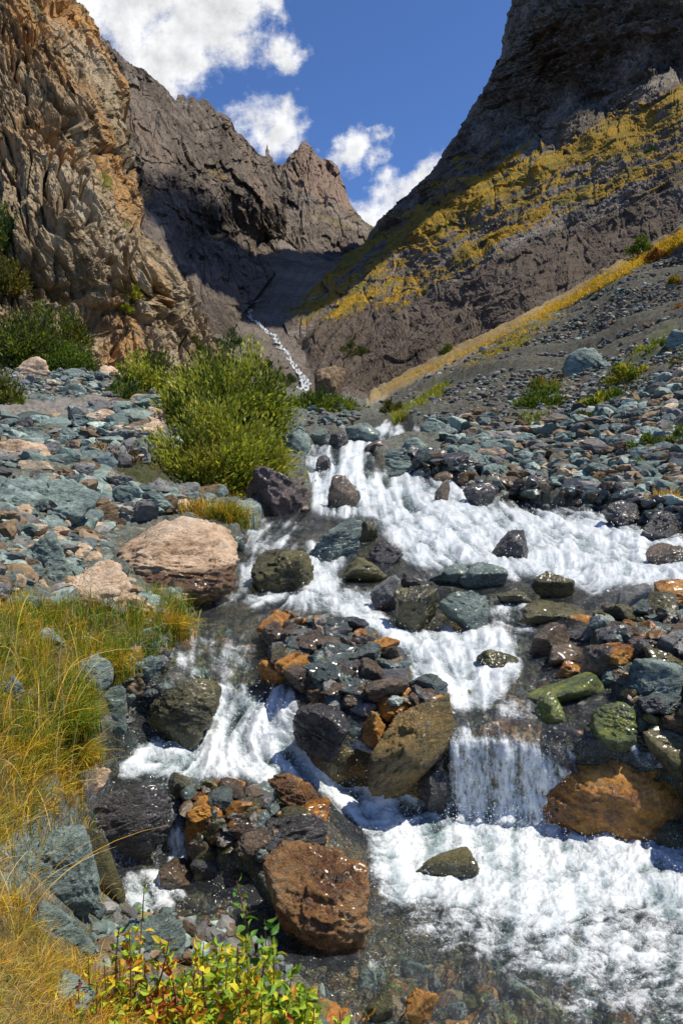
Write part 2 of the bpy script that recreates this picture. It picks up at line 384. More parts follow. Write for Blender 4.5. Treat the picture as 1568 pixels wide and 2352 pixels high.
M['ground'] = terrain_mat()
TEAL = [(.30, (.05, .062, .056)), (.42, (.135, .178, .160)), (.53, (.235, .30, .265)), (.64, (.34, .415, .365)), (.76, (.48, .54, .47))]
GREY = [(.30, (.05, .05, .05)), (.45, (.14, .14, .135)), (.58, (.25, .25, .235)), (.72, (.38, .36, .33))]
TAN = [(.28, (.20, .12, .07)), (.40, (.42, .28, .17)), (.50, (.60, .43, .28)), (.62, (.70, .54, .38)), (.76, (.76, .64, .48))]
BRN = [(.30, (.05, .035, .022)), (.45, (.14, .098, .058)), (.58, (.27, .195, .12)), (.72, (.42, .32, .22))]
ORG = [(.28, (.05, .02, .006)), (.40, (.22, .085, .012)), (.52, (.46, .19, .022)), (.64, (.60, .30, .045)), (.8, (.66, .42, .14))]
MOS = [(.30, (.03, .03, .015)), (.45, (.09, .085, .035)), (.56, (.17, .15, .05)), (.70, (.26, .23, .12))]
LIME = [(.32, (.035, .045, .015)), (.45, (.085, .12, .035)), (.56, (.20, .24, .04)), (.68, (.40, .38, .06))]
PUR = [(.30, (.05, .04, .04)), (.46, (.14, .105, .085)), (.6, (.25, .20, .165)), (.74, (.36, .31, .29))]
M['teal'] = rock_mat('blue green schist', TEAL, 2.6, (1, 1, 2.6), wetdark=.33)
M['grey'] = rock_mat('grey stone', GREY, 3.0, (1, 1, 1.6), wetdark=.35)
M['tan'] = rock_mat('tan granite', TAN, 2.2, (1, 1, 1.5), wetcol=(.72, .50, .27), speck=(.30, .2, .13, 1), wetdark=.30)
M['brown'] = rock_mat('brown stone', BRN, 4.0, (1, 1, 1.5), speck=(.3, .17, .1, 1), wetdark=.55)
M['orange'] = rock_mat('rusty wet stone', ORG, 5.0, (1, 1, 1.2), allwet=1.0, wetdark=.95)
M['redor'] = rock_mat('red brown wet granite', [(.28, (.045, .02, .008)), (.40, (.20, .085, .022)), (.52, (.42, .20, .055)), (.63, (.52, .31, .13)), (.78, (.62, .45, .27))], 4.5, (1, 1, 1.1), allwet=.9, speck=(.10, .05, .03, 1), wetdark=.68)
M['dark'] = rock_mat('dark wet stone', [(.3, (.02, .02, .02)), (.5, (.07, .065, .06)), (.7, (.16, .14, .13))], 4.0, (1, 1, 1.8), allwet=.9, wetdark=.6)
M['purple'] = rock_mat('purple brown wet stone', PUR, 3.5, (1, 1, 1.4), allwet=.85, wetdark=.5, wetcol=(1.05, .85, .8))
M['moss'] = rock_mat('mossy olive stone', MOS, 4.0, (1, 1, 1.6), allwet=.55, moss=(.16, .15, .025, 1), mossamt=.05, wetdark=.65)
M['lime'] = rock_mat('bright green algae stone', LIME, 4.5, (1, 1, 1.2), allwet=.8, wetdark=.8)
M['darkteal'] = rock_mat('wet green black schist', TEAL, 3.0, (1, 1, 2.4), allwet=.55, wetdark=.42, wetcol=(.9, 1.0, .95), moss=(.13, .11, .03, 1), mossamt=-.1)
M['tilt'] = rock_mat('streaked algae stone', [(.26, (.03, .024, .014)), (.40, (.12, .088, .035)), (.50, (.23, .17, .05)), (.60, (.38, .22, .05)), (.74, (.30, .29, .2))], 3.0, (1, 1, 2.6), allwet=.6, wetdark=.7)
M['leaf'] = leaf_mat('leaves'); M['blade'] = leaf_mat('grass blades', .3); M['bark'] = bark_mat()
M['water'] = water_mat(); M['drop'] = foam_mat()
def stones_mat():
    m, N = newmat('mixed shingle'); tc = N.new('ShaderNodeTexCoord'); O = tc.outputs['Object']
    n = N.noise(O, 16, 7, .72, .4); w = N.attr('wet')
    b = N.mix(1.0, N.attr('Col', 'Color'), N.ramp(n, [(.3, (.45, .45, .45)), (.5, (.95, .95, .95)), (.7, (1.5, 1.5, 1.5))]), 'MULTIPLY')
    b = N.mix(1.0, b, N.mapr(w, 0, 1, 1.0, .45), 'MULTIPLY')
    principled(N, b, N.mapr(w, 0, 1, .88, .15), n, .6, .02, N.mapr(w, 0, 1, .2, .6)); return m
M['stones'] = stones_mat()

# ------------------------------------------------------------------ survey of the near ground (photo px, photo px, distance or None, height)
n = None
NEAR = [(700, 2700, n, 0), (1200, 2700, n, 0), (2200, 2700, n, 0), (850, 1900, n, .03), (1130, 1890, n, 0), (1400, 1900, n, .02), (1568, 1950, n, 0), (2200, 1950, n, .1),
 (800, 2352, n, 0), (1568, 2352, n, 0), (2200, 2352, n, 0), (860, 2150, n, 0), (1200, 2150, n, 0),
 (1030, 1655, n, .53), (1120, 1650, n, .53), (1200, 1645, n, .53), (1300, 1665, n, .52), (1380, 1700, n, .48), (1470, 1760, n, .36), (1560, 1790, n, .26),
 (1030, 1870, n, .03), (1120, 1880, n, .0), (1200, 1885, n, .0), (1300, 1885, n, 0), (1400, 1875, n, 0), (1490, 1860, n, .03), (1568, 1870, n, .06),
 (1100, 1580, n, .55), (1250, 1600, n, .55), (1450, 1640, n, .58), (1568, 1700, n, .48), (1700, 1700, n, .6), (950, 1480, n, .62), (1050, 1530, n, .57), (1150, 1480, n, .62),
 (880, 1420, n, .70), (800, 1370, n, .76), (1000, 1400, n, .70), (1150, 1400, n, .71), (1300, 1380, n, .76), (1568, 1390, n, .78), (2200, 1390, n, .9),
 (1568, 1250, n, 1.0), (2200, 1250, n, 1.05), (1200, 1300, n, .86), (1000, 1290, n, .88), (900, 1200, n, 1.05), (1100, 1200, n, 1.03), (1300, 1200, n, 1.03), (1450, 1215, n, 1.03),
 (780, 1150, n, 1.22), (900, 1100, n, 1.42), (1000, 1110, n, 1.4), (760, 1050, 14.5), (860, 1080, 14.), (950, 1000, 19), (870, 975, 22.), (980, 985, 21.),
 (640, 1195, n, 1.04), (600, 1230, n, .95), (560, 1300, n, .86), (650, 1380, n, .73), (750, 1290, n, .88), (450, 1400, n, .72), (600, 1480, n, .66), (450, 1500, n, .64),
 (550, 1570, n, .58), (600, 1620, n, .50), (500, 1680, n, .38), (350, 1750, n, .32), (700, 1740, n, .32), (600, 1800, n, .30), (450, 1780, n, .30), (800, 1800, n, .14), (850, 1860, n, .05),
 (240, 1790, n, .32), (330, 1815, n, .31), (420, 1840, n, .27), (250, 2000, n, .12), (330, 2020, n, .07), (410, 1960, n, .08), (340, 2085, n, .05), (480, 2085, n, .04), (650, 2120, n, .02), (560, 2200, n, .02),
 (700, 1450, n, .72), (820, 1500, n, .68), (700, 1600, n, .58), (900, 1550, n, .62), (750, 1690, n, .48), (930, 1720, n, .40), (980, 1840, n, .08), (700, 1900, n, .2), (560, 1930, n, .2),
 (100, 1500, n, .95), (200, 1700, n, .70), (0, 1500, n, 1.1), (50, 1900, n, .75), (180, 1900, n, .45), (0, 2200, n, .85), (200, 2200, n, .50), (100, 2352, n, .78), (300, 2352, n, .6),
 (500, 2352, n, .4), (650, 2352, n, .12), (350, 2230, n, .30), (500, 2260, n, .18), (0, 2700, n, .95), (400, 2700, n, .75), (-400, 2352, n, 1.1), (-400, 1900, n, 1.1), (-400, 1500, n, 1.35),
 (-400, 1300, n, 1.5), (-400, 2700, n, 1.2), (250, 1500, n, .82), (380, 1560, n, .66), (300, 1640, n, .5), (400, 1400, n, .78), (420, 1365, n, .8), (250, 1200, n, 1.15), (450, 1190, n, 1.1), (300, 1400, n, .9),
 (100, 1300, n, 1.15), (100, 1200, n, 1.35), (0, 1250, n, 1.35), (100, 1100, 9.), (0, 1100, 8.5), (300, 1100, 9.8), (150, 1000, 13.), (0, 1000, 12.), (300, 960, 16.), (0, 940, 15.5), (100, 900, 19.),
 (0, 860, 23.), (250, 880, 22.), (400, 880, 26.), (500, 900, 27.), (500, 1000, 17.), (500, 1100, 12.5), (600, 1110, 12.8), (650, 1000, 18.), (700, 990, 20.), (600, 930, 27.), (750, 950, 28.), (800, 930, 34.),
 (700, 910, 38.), (830, 925, 42.), (-400, 860, 20.), (-400, 1100, 6.5), (900, 950, 30.), (1000, 960, 24.), (1000, 1060, 16.), (1200, 1150, 12.5), (1400, 1165, 10.5), (1568, 1175, 9.2), (1568, 1100, 11.),
 (1300, 1080, 14.), (1100, 1000, 19.), (1568, 1000, 14.5), (1300, 980, 19.), (1100, 900, 28.), (1300, 900, 25.), (1568, 900, 18.5), (1568, 750, 26.), (1350, 800, 31.), (1568, 620, 36.), (1568, 530, 42.),
 (1400, 630, 43.), (1200, 740, 44.), (1000, 840, 45.), (900, 890, 46.), (1100, 795, 44.), (2200, 250, 44.), (2200, 600, 26.), (2200, 900, 14.), (2200, 1100, 8.5), (1568, 1500, n, .80), (1400, 1480, n, .74), (1450, 1570, n, .66), (2200, 1600, n, 1.0)]
near = RBF(NEAR)
CHAN = [(850, 962), (770, 1000), (715, 1022), (700, 1060), (715, 1120), (712, 1172), (610, 1185), (560, 1215), (545, 1290), (540, 1360), (440, 1370), (425, 1400), (400, 1440), (390, 1500), (370, 1560), (330, 1610),
 (260, 1690), (190, 1720), (170, 1790), (190, 1850), (200, 1990), (280, 2060), (300, 2110), (450, 2130), (600, 2190), (690, 2260), (750, 2320), (780, 2420), (850, 2790), (2390, 2790), (2390, 1310), (1700, 1240),
 (1568, 1215), (1490, 1200), (1380, 1170), (1240, 1158), (1150, 1142), (1040, 1104), (960, 1082), (880, 1075), (850, 1040), (900, 1012), (985, 1002), (1000, 985), (940, 970)]
ISLES = [[(600, 1400), (690, 1440), (740, 1420), (800, 1440), (850, 1480), (940, 1530), (950, 1590), (1030, 1610), (1030, 1700), (1010, 1790), (960, 1690), (880, 1650), (800, 1635), (720, 1620), (680, 1585), (630, 1560), (610, 1480)],
 [(405, 1815), (540, 1815), (640, 1870), (730, 1920), (810, 1990), (855, 2150), (720, 2180), (610, 2080), (560, 2000), (440, 2000), (410, 1900)],
 [(1340, 1440), (1568, 1395), (2390, 1395), (2390, 1800), (1568, 1720), (1470, 1690), (1380, 1560)]]
chan = poly_mask(CHAN)
isl = np.zeros_like(chan)
for p_ in ISLES: isl = np.maximum(isl, poly_mask(p_))
chan_s = blur(chan, 10) - 0.75 * blur(isl, 10) * blur(chan, 10)
FOAM = [([(870, 965), (985, 985), (900, 1010), (860, 1035), (835, 1085), (960, 1085), (1050, 1105), (1150, 1155), (1380, 1185), (1568, 1235), (2390, 1290), (2390, 1360), (1568, 1345), (1350, 1362), (1280, 1325), (1180, 1330), (1100, 1300), (960, 1310), (900, 1250), (860, 1190), (720, 1185), (690, 1090), (710, 1025), (850, 1000)], 1.0, 8),
 ([(560, 1200), (700, 1200), (700, 1270), (560, 1290)], .72, 12), ([(545, 1285), (600, 1285), (600, 1365), (545, 1365)], .85, 8), ([(690, 1240), (790, 1270), (790, 1380), (700, 1380)], .95, 8), ([(450, 1362), (850, 1350), (900, 1420), (600, 1392), (450, 1385)], .85, 8),
 ([(720, 1370), (820, 1350), (900, 1440), (1000, 1440), (1180, 1440), (1200, 1540), (1120, 1630), (1000, 1620), (940, 1570), (940, 1520), (860, 1470), (780, 1410)], .98, 8),
 ([(1120, 1430), (1140, 1360), (1200, 1370), (1250, 1430), (1200, 1470)], .75, 12), ([(880, 1330), (1000, 1300), (1010, 1350), (920, 1360)], .5, 10),
 ([(480, 1565), (660, 1575), (700, 1690), (800, 1740), (720, 1800), (600, 1790), (330, 1785), (230, 1775), (380, 1680)], .95, 6), ([(1020, 1560), (1240, 1600), (1300, 1660), (1040, 1650)], .42, 14),
 ([(600, 1640), (690, 1670), (790, 1700), (870, 1720), (930, 1780), (1040, 1840), (1040, 1900), (850, 2050), (840, 1900), (740, 1820), (560, 1790)], .95, 10),
 ([(1028, 1675), (1130, 1680), (1240, 1700), (1330, 1790), (1420, 1890), (1028, 1890)], .68, 6), ([(1240, 1700), (1330, 1700), (1460, 1800), (1500, 1850), (1400, 1880)], .33, 8),
 ([(1430, 1680), (1568, 1760), (2390, 1800), (2390, 1900), (1568, 1900), (1520, 1850), (1540, 1810), (1440, 1720)], .85, 8),
 ([(850, 1890), (1000, 1860), (1050, 1870), (1420, 1868), (1568, 1880), (2390, 1880), (2390, 2130), (1568, 2130), (1450, 2090), (1330, 2120), (1280, 2170), (1150, 2120), (1000, 2090), (880, 2080), (860, 2000)], 1.0, 16),
 ([(850, 2060), (2390, 2060), (2390, 2280), (1500, 2330), (1350, 2300), (1150, 2240), (1000, 2170), (850, 2120)], .66, 26), ([(1150, 2200), (2390, 2200), (2390, 2600), (1350, 2500)], .45, 40),
 ([(390, 1890), (430, 1880), (440, 1970), (400, 2000)], .85, 6), ([(270, 2000), (430, 1985), (430, 2060), (350, 2110), (290, 2090)], .75, 8), ([(190, 1800), (400, 1830), (400, 1990), (240, 1990)], .34, 10),
 ([(390, 1440), (600, 1440), (580, 1580), (390, 1570)], .46, 14), ([(840, 2190), (900, 2190), (920, 2260), (840, 2260)], .55, 12), ([(640, 1800), (700, 1790), (780, 1850), (700, 1880)], .6, 10)]
fmap = np.full_like(chan, .13)
for poly, s_, b_ in FOAM: fmap = np.maximum(fmap, blur(poly_mask(poly), b_ * 1.5 + 3) * s_)
def ground(px, py):
    """world point of the land surface under a photo position"""
    return world(px, py, near(px, py))

# ------------------------------------------------------------------ near terrain sheet
TOPX = [-800, -100, 0, 300, 420, 560, 700, 835, 900, 1000, 1100, 1200, 1300, 1400, 1500, 1568, 2200]
TOPY = [830, 850, 852, 868, 876, 890, 905, 924, 892, 842, 797, 742, 688, 632, 574, 536, 190]
def build_terrain():
    nu, nv = 760, 640
    px = np.linspace(-620, 2150, nu)[None, :].repeat(nv, 0); top = np.interp(px[0], TOPX, TOPY)
    t = np.linspace(0, 1, nv)[:, None]; py = top[None, :] + (2680 - top[None, :]) * t ** 1.12
    Y = near(px, py); vf = samp(blur(poly_mask([(1015, 1672), (1240, 1690), (1470, 1800), (1500, 1860), (1440, 1885), (1015, 1885)]), 8), px.ravel(), py.ravel()).reshape(px.shape); Y = Y * (1 + .085 * vf)
    P = world(px, py, Y); Pf = P.reshape(-1, 3); pxf, pyf = px.ravel(), py.ravel(); Yf = Y.ravel()
    ch = samp(chan_s, pxf, pyf); edge = fbm(Pf * 2.2, 3, 5) * .35
    m = sstep(ch + edge * .6, .25, .75)
    dep = np.clip(.035 * Yf, .12, .42)
    Pf[:, 2] += (0.42 - m) * dep * 1.15
    land = 1 - m
    # rubble relief
    rub = facet(Pf * 3.0, 3) * .05 + facet(Pf * 7.5, 4) * .022 + facet(Pf * 1.1, 9) * .10 * np.clip(Yf / 12, .1, 1)
    scree = samp(blur(poly_mask([(880, 940), (1000, 980), (1200, 990), (1568, 880), (2390, 700), (2390, 150), (1568, 530), (1200, 740), (900, 890)]), 12), pxf, pyf)
    Pf[:, 2] += rub * (1 - .25 * scree) * np.clip(Yf / 6, .5, 1.0)
    gul = fbm(np.stack([Pf[:, 0] * .35 + Pf[:, 1] * .35, Pf[:, 1] * .08, Pf[:, 0] * 0], 1), 4, 31)
    Pf[:, 2] += gul * scree * .9
    lip = np.exp(-((pyf - np.interp(pxf, TOPX, TOPY)) / 12.) ** 2) * (pxf > 850) * .35
    Pf[:, 2] += lip
    # colours
    C = np.ones((len(Pf), 3)) * np.array([.50, .53, .51]); peb = np.ones(len(Pf))
    def zone(poly, c, p, b=14, amp=1.0):
        w = samp(blur(poly_mask(poly), b), pxf, pyf); w = sstep(w + fbm(Pf * 1.3, 3, 77) * .5, .3, .7) * amp
        C[:] = C * (1 - w[:, None]) + np.array(c) * w[:, None]; peb[:] = peb * (1 - w) + p * w
    C[:] = C * (1 - scree[:, None]) + np.array([.40, .385, .35]) * scree[:, None]
    zone([(-800, 955), (0, 955), (180, 935), (330, 925), (340, 950), (200, 985), (0, 1000), (-800, 1010)], (.27, .25, .215), 0.1, 8)
    zone([(-800, 1400), (100, 1400), (330, 1420), (410, 1480), (330, 1600), (200, 1720), (160, 1800), (100, 1900), (0, 2000), (-800, 2100)], (.12, .10, .035), 0.1)
    zone([(-800, 2100), (0, 2050), (120, 2200), (500, 2250), (700, 2330), (820, 2790), (-800, 2790)], (.17, .13, .045), 0.15)
    zone([(330, 860), (640, 900), (700, 960), (600, 1100), (560, 1160), (300, 1130), (200, 1080), (300, 960), (230, 900)], (.09, .095, .04), 0.35)
    gl = np.abs(pyf - np.interp(pxf, TOPX, TOPY) - 10); ge = (pxf > 840) * sstep(-gl + fbm(Pf * .6, 4, 8, .6) * 22 * np.clip(pxf / 1300, .5, 1), -24, -4) * (.75 + .25 * fbm(Pf * 2., 2, 18))
    C[:] = C * (1 - ge[:, None]) + np.array([.40, .245, .022]) * ge[:, None]; peb *= (1 - ge)
    for poly in ([(1180, 960), (1280, 880), (1290, 870), (1270, 950), (1210, 1010)], [(1320, 960), (1400, 870), (1530, 760), (1568, 770), (1450, 900), (1340, 975)], [(930, 950), (1000, 890), (1030, 880), (960, 960)], [(1130, 800), (1250, 740), (1300, 720), (1150, 830)]):
        zone(poly, (.13, .14, .03), .3, 10, .8)
    # stream bed: brown, green, orange
    bn = fbm(Pf * 1.7, 4, 91); bed = np.array([.30, .235, .14]) + bn[:, None] * np.array([.35, .12, -.05]) ; bed = np.clip(bed, .05, .8)
    C[:] = C * (1 - m[:, None]) + bed * m[:, None] * 2.1; peb = np.maximum(peb, m)
    P2 = Pf.reshape(nv, nu, 3)
    # back slope behind the crest
    back = []
    for k, (dy, dz) in enumerate([(1.0, -.3), (3., -2.5), (9., -8.)]):
        b = P2[0].copy(); b[:, 1] += dy; b[:, 2] += dz; b[:, 0] *= (b[:, 1] / P2[0][:, 1]); back.append(b)
    ext = np.stack(back[::-1]); A = np.concatenate([ext, P2]); rep = lambda a: np.concatenate([np.repeat(a.reshape(nv, nu, *a.shape[1:])[:1], 3, 0), a.reshape(nv, nu, *a.shape[1:])]).reshape(-1, *a.shape[1:])
    me = mesh_np('ground', A.reshape(-1, 3), grid_quads(nv + 3, nu), M['ground'], {'peb': rep(peb), 'wet': rep(np.clip(sstep(ch, .05, .5), 0, 1)), 'far': rep(Yf)}, rep(C), smooth=True)
    tag(link('ground', me), kind='structure')
    # everything beyond: one broad base sheet out to the horizon
    V = np.array([[-6000, -400, -12], [6000, -400, -12], [6000, 9000, -12], [-6000, 9000, -12]], float)
    me = mesh_np('terrain', V, np.array([[0, 1, 2, 3]]), M['valley'], {'grass': np.zeros(4)}); tag(link('terrain', me), kind='structure')
build_terrain()

def build_water():
    st = 2.4; xs = np.arange(120, 2140, st); ys = np.arange(952, 2600, st)
    px, py = np.meshgrid(xs, ys); P = world(px, py, near(px, py)); Y = P[..., 1].ravel(); Pf = P.reshape(-1, 3).copy(); pxf, pyf = px.ravel(), py.ravel()
    ch = samp(chan_s, pxf, pyf); f0 = samp(fmap, pxf, pyf)
    # the current: direction known at points down the stream, noise smeared along it gives streaks that follow the flow
    FL = np.array([(870, 980, -.5, 1), (760, 1050, -.2, 1), (900, 1100, .3, 1), (1000, 1200, .8, .4), (1300, 1200, 1, .3), (1500, 1280, 1, .1), (1200, 1300, .6, .5), (1300, 1370, -.8, .4), (1500, 1360, -1, .2), (780, 1200, 0, 1),
        (640, 1220, -.6, .6), (560, 1320, 0, 1), (740, 1340, .2, 1), (600, 1385, -1, .2), (450, 1450, -.2, 1), (480, 1540, 0, 1), (560, 1620, -.7, .8), (350, 1740, -1, .4), (850, 1420, .7, .8), (1000, 1500, .6, .8), (1080, 1570, .3, 1),
        (1150, 1620, 0, 1), (1130, 1780, 0, 1), (1060, 1850, 0, 1), (1230, 1850, .05, 1), (1350, 1780, .3, 1), (1500, 1780, .5, 1), (700, 1700, .7, .7), (820, 1800, .8, 1), (950, 1880, .9, .5), (1150, 1960, 0, 1), (1000, 2000, -.3, 1), (900, 2080, -.3, 1),
        (1300, 2000, .3, 1), (1500, 2000, .5, .8), (1300, 2200, -.3, .8), (1100, 2300, -.7, .5), (1500, 2300, -.3, .8), (340, 2050, .3, 1), (500, 2110, 1, .2), (300, 1900, 0, 1), (620, 1780, .5, .5), (1250, 1500, -.5, .8), (1150, 1440, -.2, 1)], float)
    FL[:, 2:] /= np.linalg.norm(FL[:, 2:], axis=1, keepdims=True)
    gx, gy = px[::8, ::8], py[::8, ::8]; w = 1 / (((gx[..., None] - FL[:, 0]) ** 2 + (gy[..., None] - FL[:, 1]) ** 2) + 900.) ** 1.5; w /= w.sum(-1, keepdims=True)
    vx = (w * FL[:, 2]).sum(-1); vy = (w * FL[:, 3]).sum(-1); nn = np.sqrt(vx * vx + vy * vy) + 1e-6; vx /= nn; vy /= nn
    sh = px.shape; ny, nx = sh; I, J = np.mgrid[0:ny, 0:nx].astype(float)
    def bil(A, i, j):
        i = np.clip(i, 0, A.shape[0] - 1.001); j = np.clip(j, 0, A.shape[1] - 1.001); a = i.astype(int); b = j.astype(int); fi = i - a; fj = j - b
        return (A[a, b] * (1 - fj) + A[a, b + 1] * fj) * (1 - fi) + (A[a + 1, b] * (1 - fj) + A[a + 1, b + 1] * fj) * fi
    VX, VY = bil(vx, I / 8, J / 8), bil(vy, I / 8, J / 8); Yg = Y.reshape(sh)
    def lic(Nz, length, steps):
        acc = Nz.copy(); tot = 1.0
        for sg in (1, -1):
            i, j = I.copy(), J.copy()
            for k_ in range(steps):
                h = length / steps / st / np.clip(Yg / 3.4, .7, 6); a_, b_ = bil(VX, i, j), bil(VY, i, j)
                i = i + sg * b_ * h; j = j + sg * a_ * h; acc += bil(Nz, i, j); tot += 1
        acc /= tot; return ((acc - acc.mean()) / acc.std()).ravel()
    Wp = P.reshape(-1, 3)
    n_a = fbm(np.stack([pxf / 7. * np.clip(Y / 5, .8, 2), pyf / 7. * np.clip(Y / 4, .8, 3), Y * 0], 1), 2, 12, .6).reshape(sh)
    n_b = fbm(np.stack([pxf / 24. * np.clip(Y / 5, .8, 2), pyf / 18. * np.clip(Y / 4, .8, 3), Y * 0 + 4], 1), 3, 13, .6).reshape(sh)
    la = lic(n_a, 20, 8); lb = lic(n_b, 26, 6)
    n_c = fbm(np.stack([pxf / 38. * np.clip(Y / 6, .7, 1.6), pyf / 22. * np.clip(Y / 5, .7, 2), Y * 0 + 8], 1), 4, 17, .62).reshape(sh); lc = lic(n_c, 95, 12)
    warp = fbm(Wp * 1.6, 3, 15) * .5
    turb = fbm(np.stack([pxf / 60., pyf / 38., Y * 0], 1), 4, 11, .55)
    t3 = fbm(np.stack([Wp[:, 0] * 2.2 + warp, Wp[:, 1] * 1.6 + warp, Wp[:, 2] * 2], 1), 3, 14)
    t2 = fbm(Wp * 7, 3, 16, .6)
    falls = np.maximum(samp(blur(poly_mask([(1020, 1680), (1240, 1690), (1440, 1860), (1400, 1885), (1020, 1885)]), 6), pxf, pyf), samp(blur(poly_mask([(190, 1810), (440, 1830), (440, 1990), (200, 1990)]), 8), pxf, pyf))
    act = sstep(f0, .10, .45); boil = samp(blur(poly_mask([(840, 1880), (2390, 1870), (2390, 2600), (840, 2600)]), 14), pxf, pyf); st_ = 1 - .8 * boil
    wz = fbm(np.stack([pxf / 120., pyf / 80., Y * 0 + 31], 1), 3, 49) * 5; churn = fbm(np.stack([pxf / 62. + wz, pyf / 30. - wz * .7, Y * 0 + 21], 1), 6, 48, .7)
    iso = fbm(np.stack([(pxf + pyf * .3) / 70. + wz * .6, pyf / 34. + wz * .5, Y * 0 + 11], 1), 6, 44, .68)
    foam = f0 * .79 + (la * .02 + lb * .05 + lc * .10) * (.25 + .75 * act) * st_ + boil * churn * .42 * act + (turb * .42 + iso * .44) * act + .05
    drops = fbm(np.stack([pxf / 7. + warp, pyf / 24., Y * 0 + 5], 1), 4, 22, .65)
    foam = foam * (1 - falls) + falls * ((.62 + lb * .07 + drops * .62) * np.clip(f0 * 1.75, .5, 1.05))
    calm = 1 - np.clip(f0 * 1.2, 0, 1)
    amp = np.clip(f0, .14, 1) * np.clip(Y * .016, .035, .12)
    Pf[:, 2] += (1 - falls) * amp * (t3 * .9 + (lb * .05) * st_ + boil * churn * .35 + t2 * .10 + turb * .9 + iso * .35 + lc * .10 * st_)
    Pf[:, 1] -= falls * (.05 + lb * .006)
    Pf[:, 2] -= (1 - sstep(ch, .02, .16)) * .35
    Q = grid_quads(len(ys), len(xs)); keep = (ch[Q] > .02).any(1)
    Q = Q[keep]; used, inv = np.unique(Q, return_inverse=True)
    me = mesh_np('water', Pf[used], inv.reshape(-1, 4), M['water'], {'foam': foam[used], 'tone': (.5 + .13 * lc + .05 * lb + .35 * iso + .3 * turb + boil * churn * .3)[used]}, smooth=True)
    tag(link('water', me), kind='structure')
    # flying drops above the white water
    foot = samp(blur(poly_mask([(1020, 1830), (1430, 1840), (1430, 1900), (1020, 1900)]), 10), pxf, pyf); p = np.clip(f0 - .55, 0, .5) * (ch > .4) * (1 - .6 * falls) + .9 * foot + .12 * falls * (pxf > 1000); p = p / p.sum(); k = rng.choice(len(Pf), 9000, p=p)
    c = Pf[k] + np.stack([rng.normal(0, .02, 9000), rng.normal(-.02, .025, 9000), np.abs(rng.normal(0, .035, 9000)) + .008], 1) * np.clip(Y[k] / 3.5, .8, 2.5)[:, None]
    r = rng.uniform(.0008, .0026, 9000) * np.clip(Y[k] / 3., 1, 3)
    o = np.array([[1, 0, 0], [-1, 0, 0], [0, 1, 0], [0, -1, 0], [0, 0, 1.5], [0, 0, -1.5]], float); fcs = np.array([[0, 2, 4], [2, 1, 4], [1, 3, 4], [3, 0, 4], [2, 0, 5], [1, 2, 5], [3, 1, 5], [0, 3, 5]])
    V = (c[:, None] + o[None] * r[:, None, None]).reshape(-1, 3); T = (fcs[None] + 6 * np.arange(9000)[:, None, None]).reshape(-1, 3)
    tag(link('water_spray', mesh_np('water_spray', V, T, M['drop'], smooth=True)), 'fine drops thrown up over the white rapids and falls', 'spray', kind='stuff')
build_water()

# ------------------------------------------------------------------ mountains
def crag(P, Y, sizes, Mx, seed, amp=.2, pxcut=.0055):
    AM = [.11, .15, .22, .27, .30, .32, .32]; d = np.zeros(len(P)); Q = P @ np.array(Mx, float).T
    Q = Q + np.stack([fbm(P / sizes[0] * 1.3, 3, seed + 40), fbm(P / sizes[0] * 1.3 + 9, 3, seed + 41), fbm(P / sizes[0] * 1.3 + 19, 3, seed + 42)], 1) * sizes[0] * .15
    for i, s in enumerate(sizes):
        w = np.clip(s / (Y * pxcut) - .6, 0, 1) * np.clip(.16 * Y / s, 0, 1)
        if w.max() <= 0: continue
        d += w * s * amp / .15 * AM[i] * (facet(Q / s + 31.7 * i, seed + i) * .95 + .40 * fbm(Q / s * 1.3, 2, seed + 7 * i, ridged=True))
    return d
def rotm(ax, a):
    c, s = math.cos(a), math.sin(a)
    return np.array([[c, 0, s], [0, 1, 0], [-s, 0, c]]) if ax == 'y' else np.array([[1, 0, 0], [0, c, -s], [0, s, c]]) if ax == 'x' else np.array([[c, -s, 0], [s, c, 0], [0, 0, 1]])
def crag_s(x, y, Y, sizes, ang, stretch, seed, amps):
    """self-similar fracture relief in surface coordinates, elongated along the joints"""
    wx = 14 * fbm(np.stack([x / 70., y / 70., x * 0], 1), 3, seed + 50); wy = 14 * fbm(np.stack([x / 70., y / 70., x * 0 + 7], 1), 3, seed + 51)
    c, s_ = math.cos(ang), math.sin(ang); u = (x + wx) * c + (y + wy) * s_; v = (-(x + wx) * s_ + (y + wy) * c) / stretch; d = np.zeros(len(x))
    for i, (s, am) in enumerate(zip(sizes, amps)):
        q = np.stack([u / s, v / s, x * 0 + 3.3 * i], 1)
        d += s * Y / F * am * (facet(q, seed + i) * .9 + .45 * fbm(q * 1.1, 3, seed + 9 + i, ridged=True))
    return d
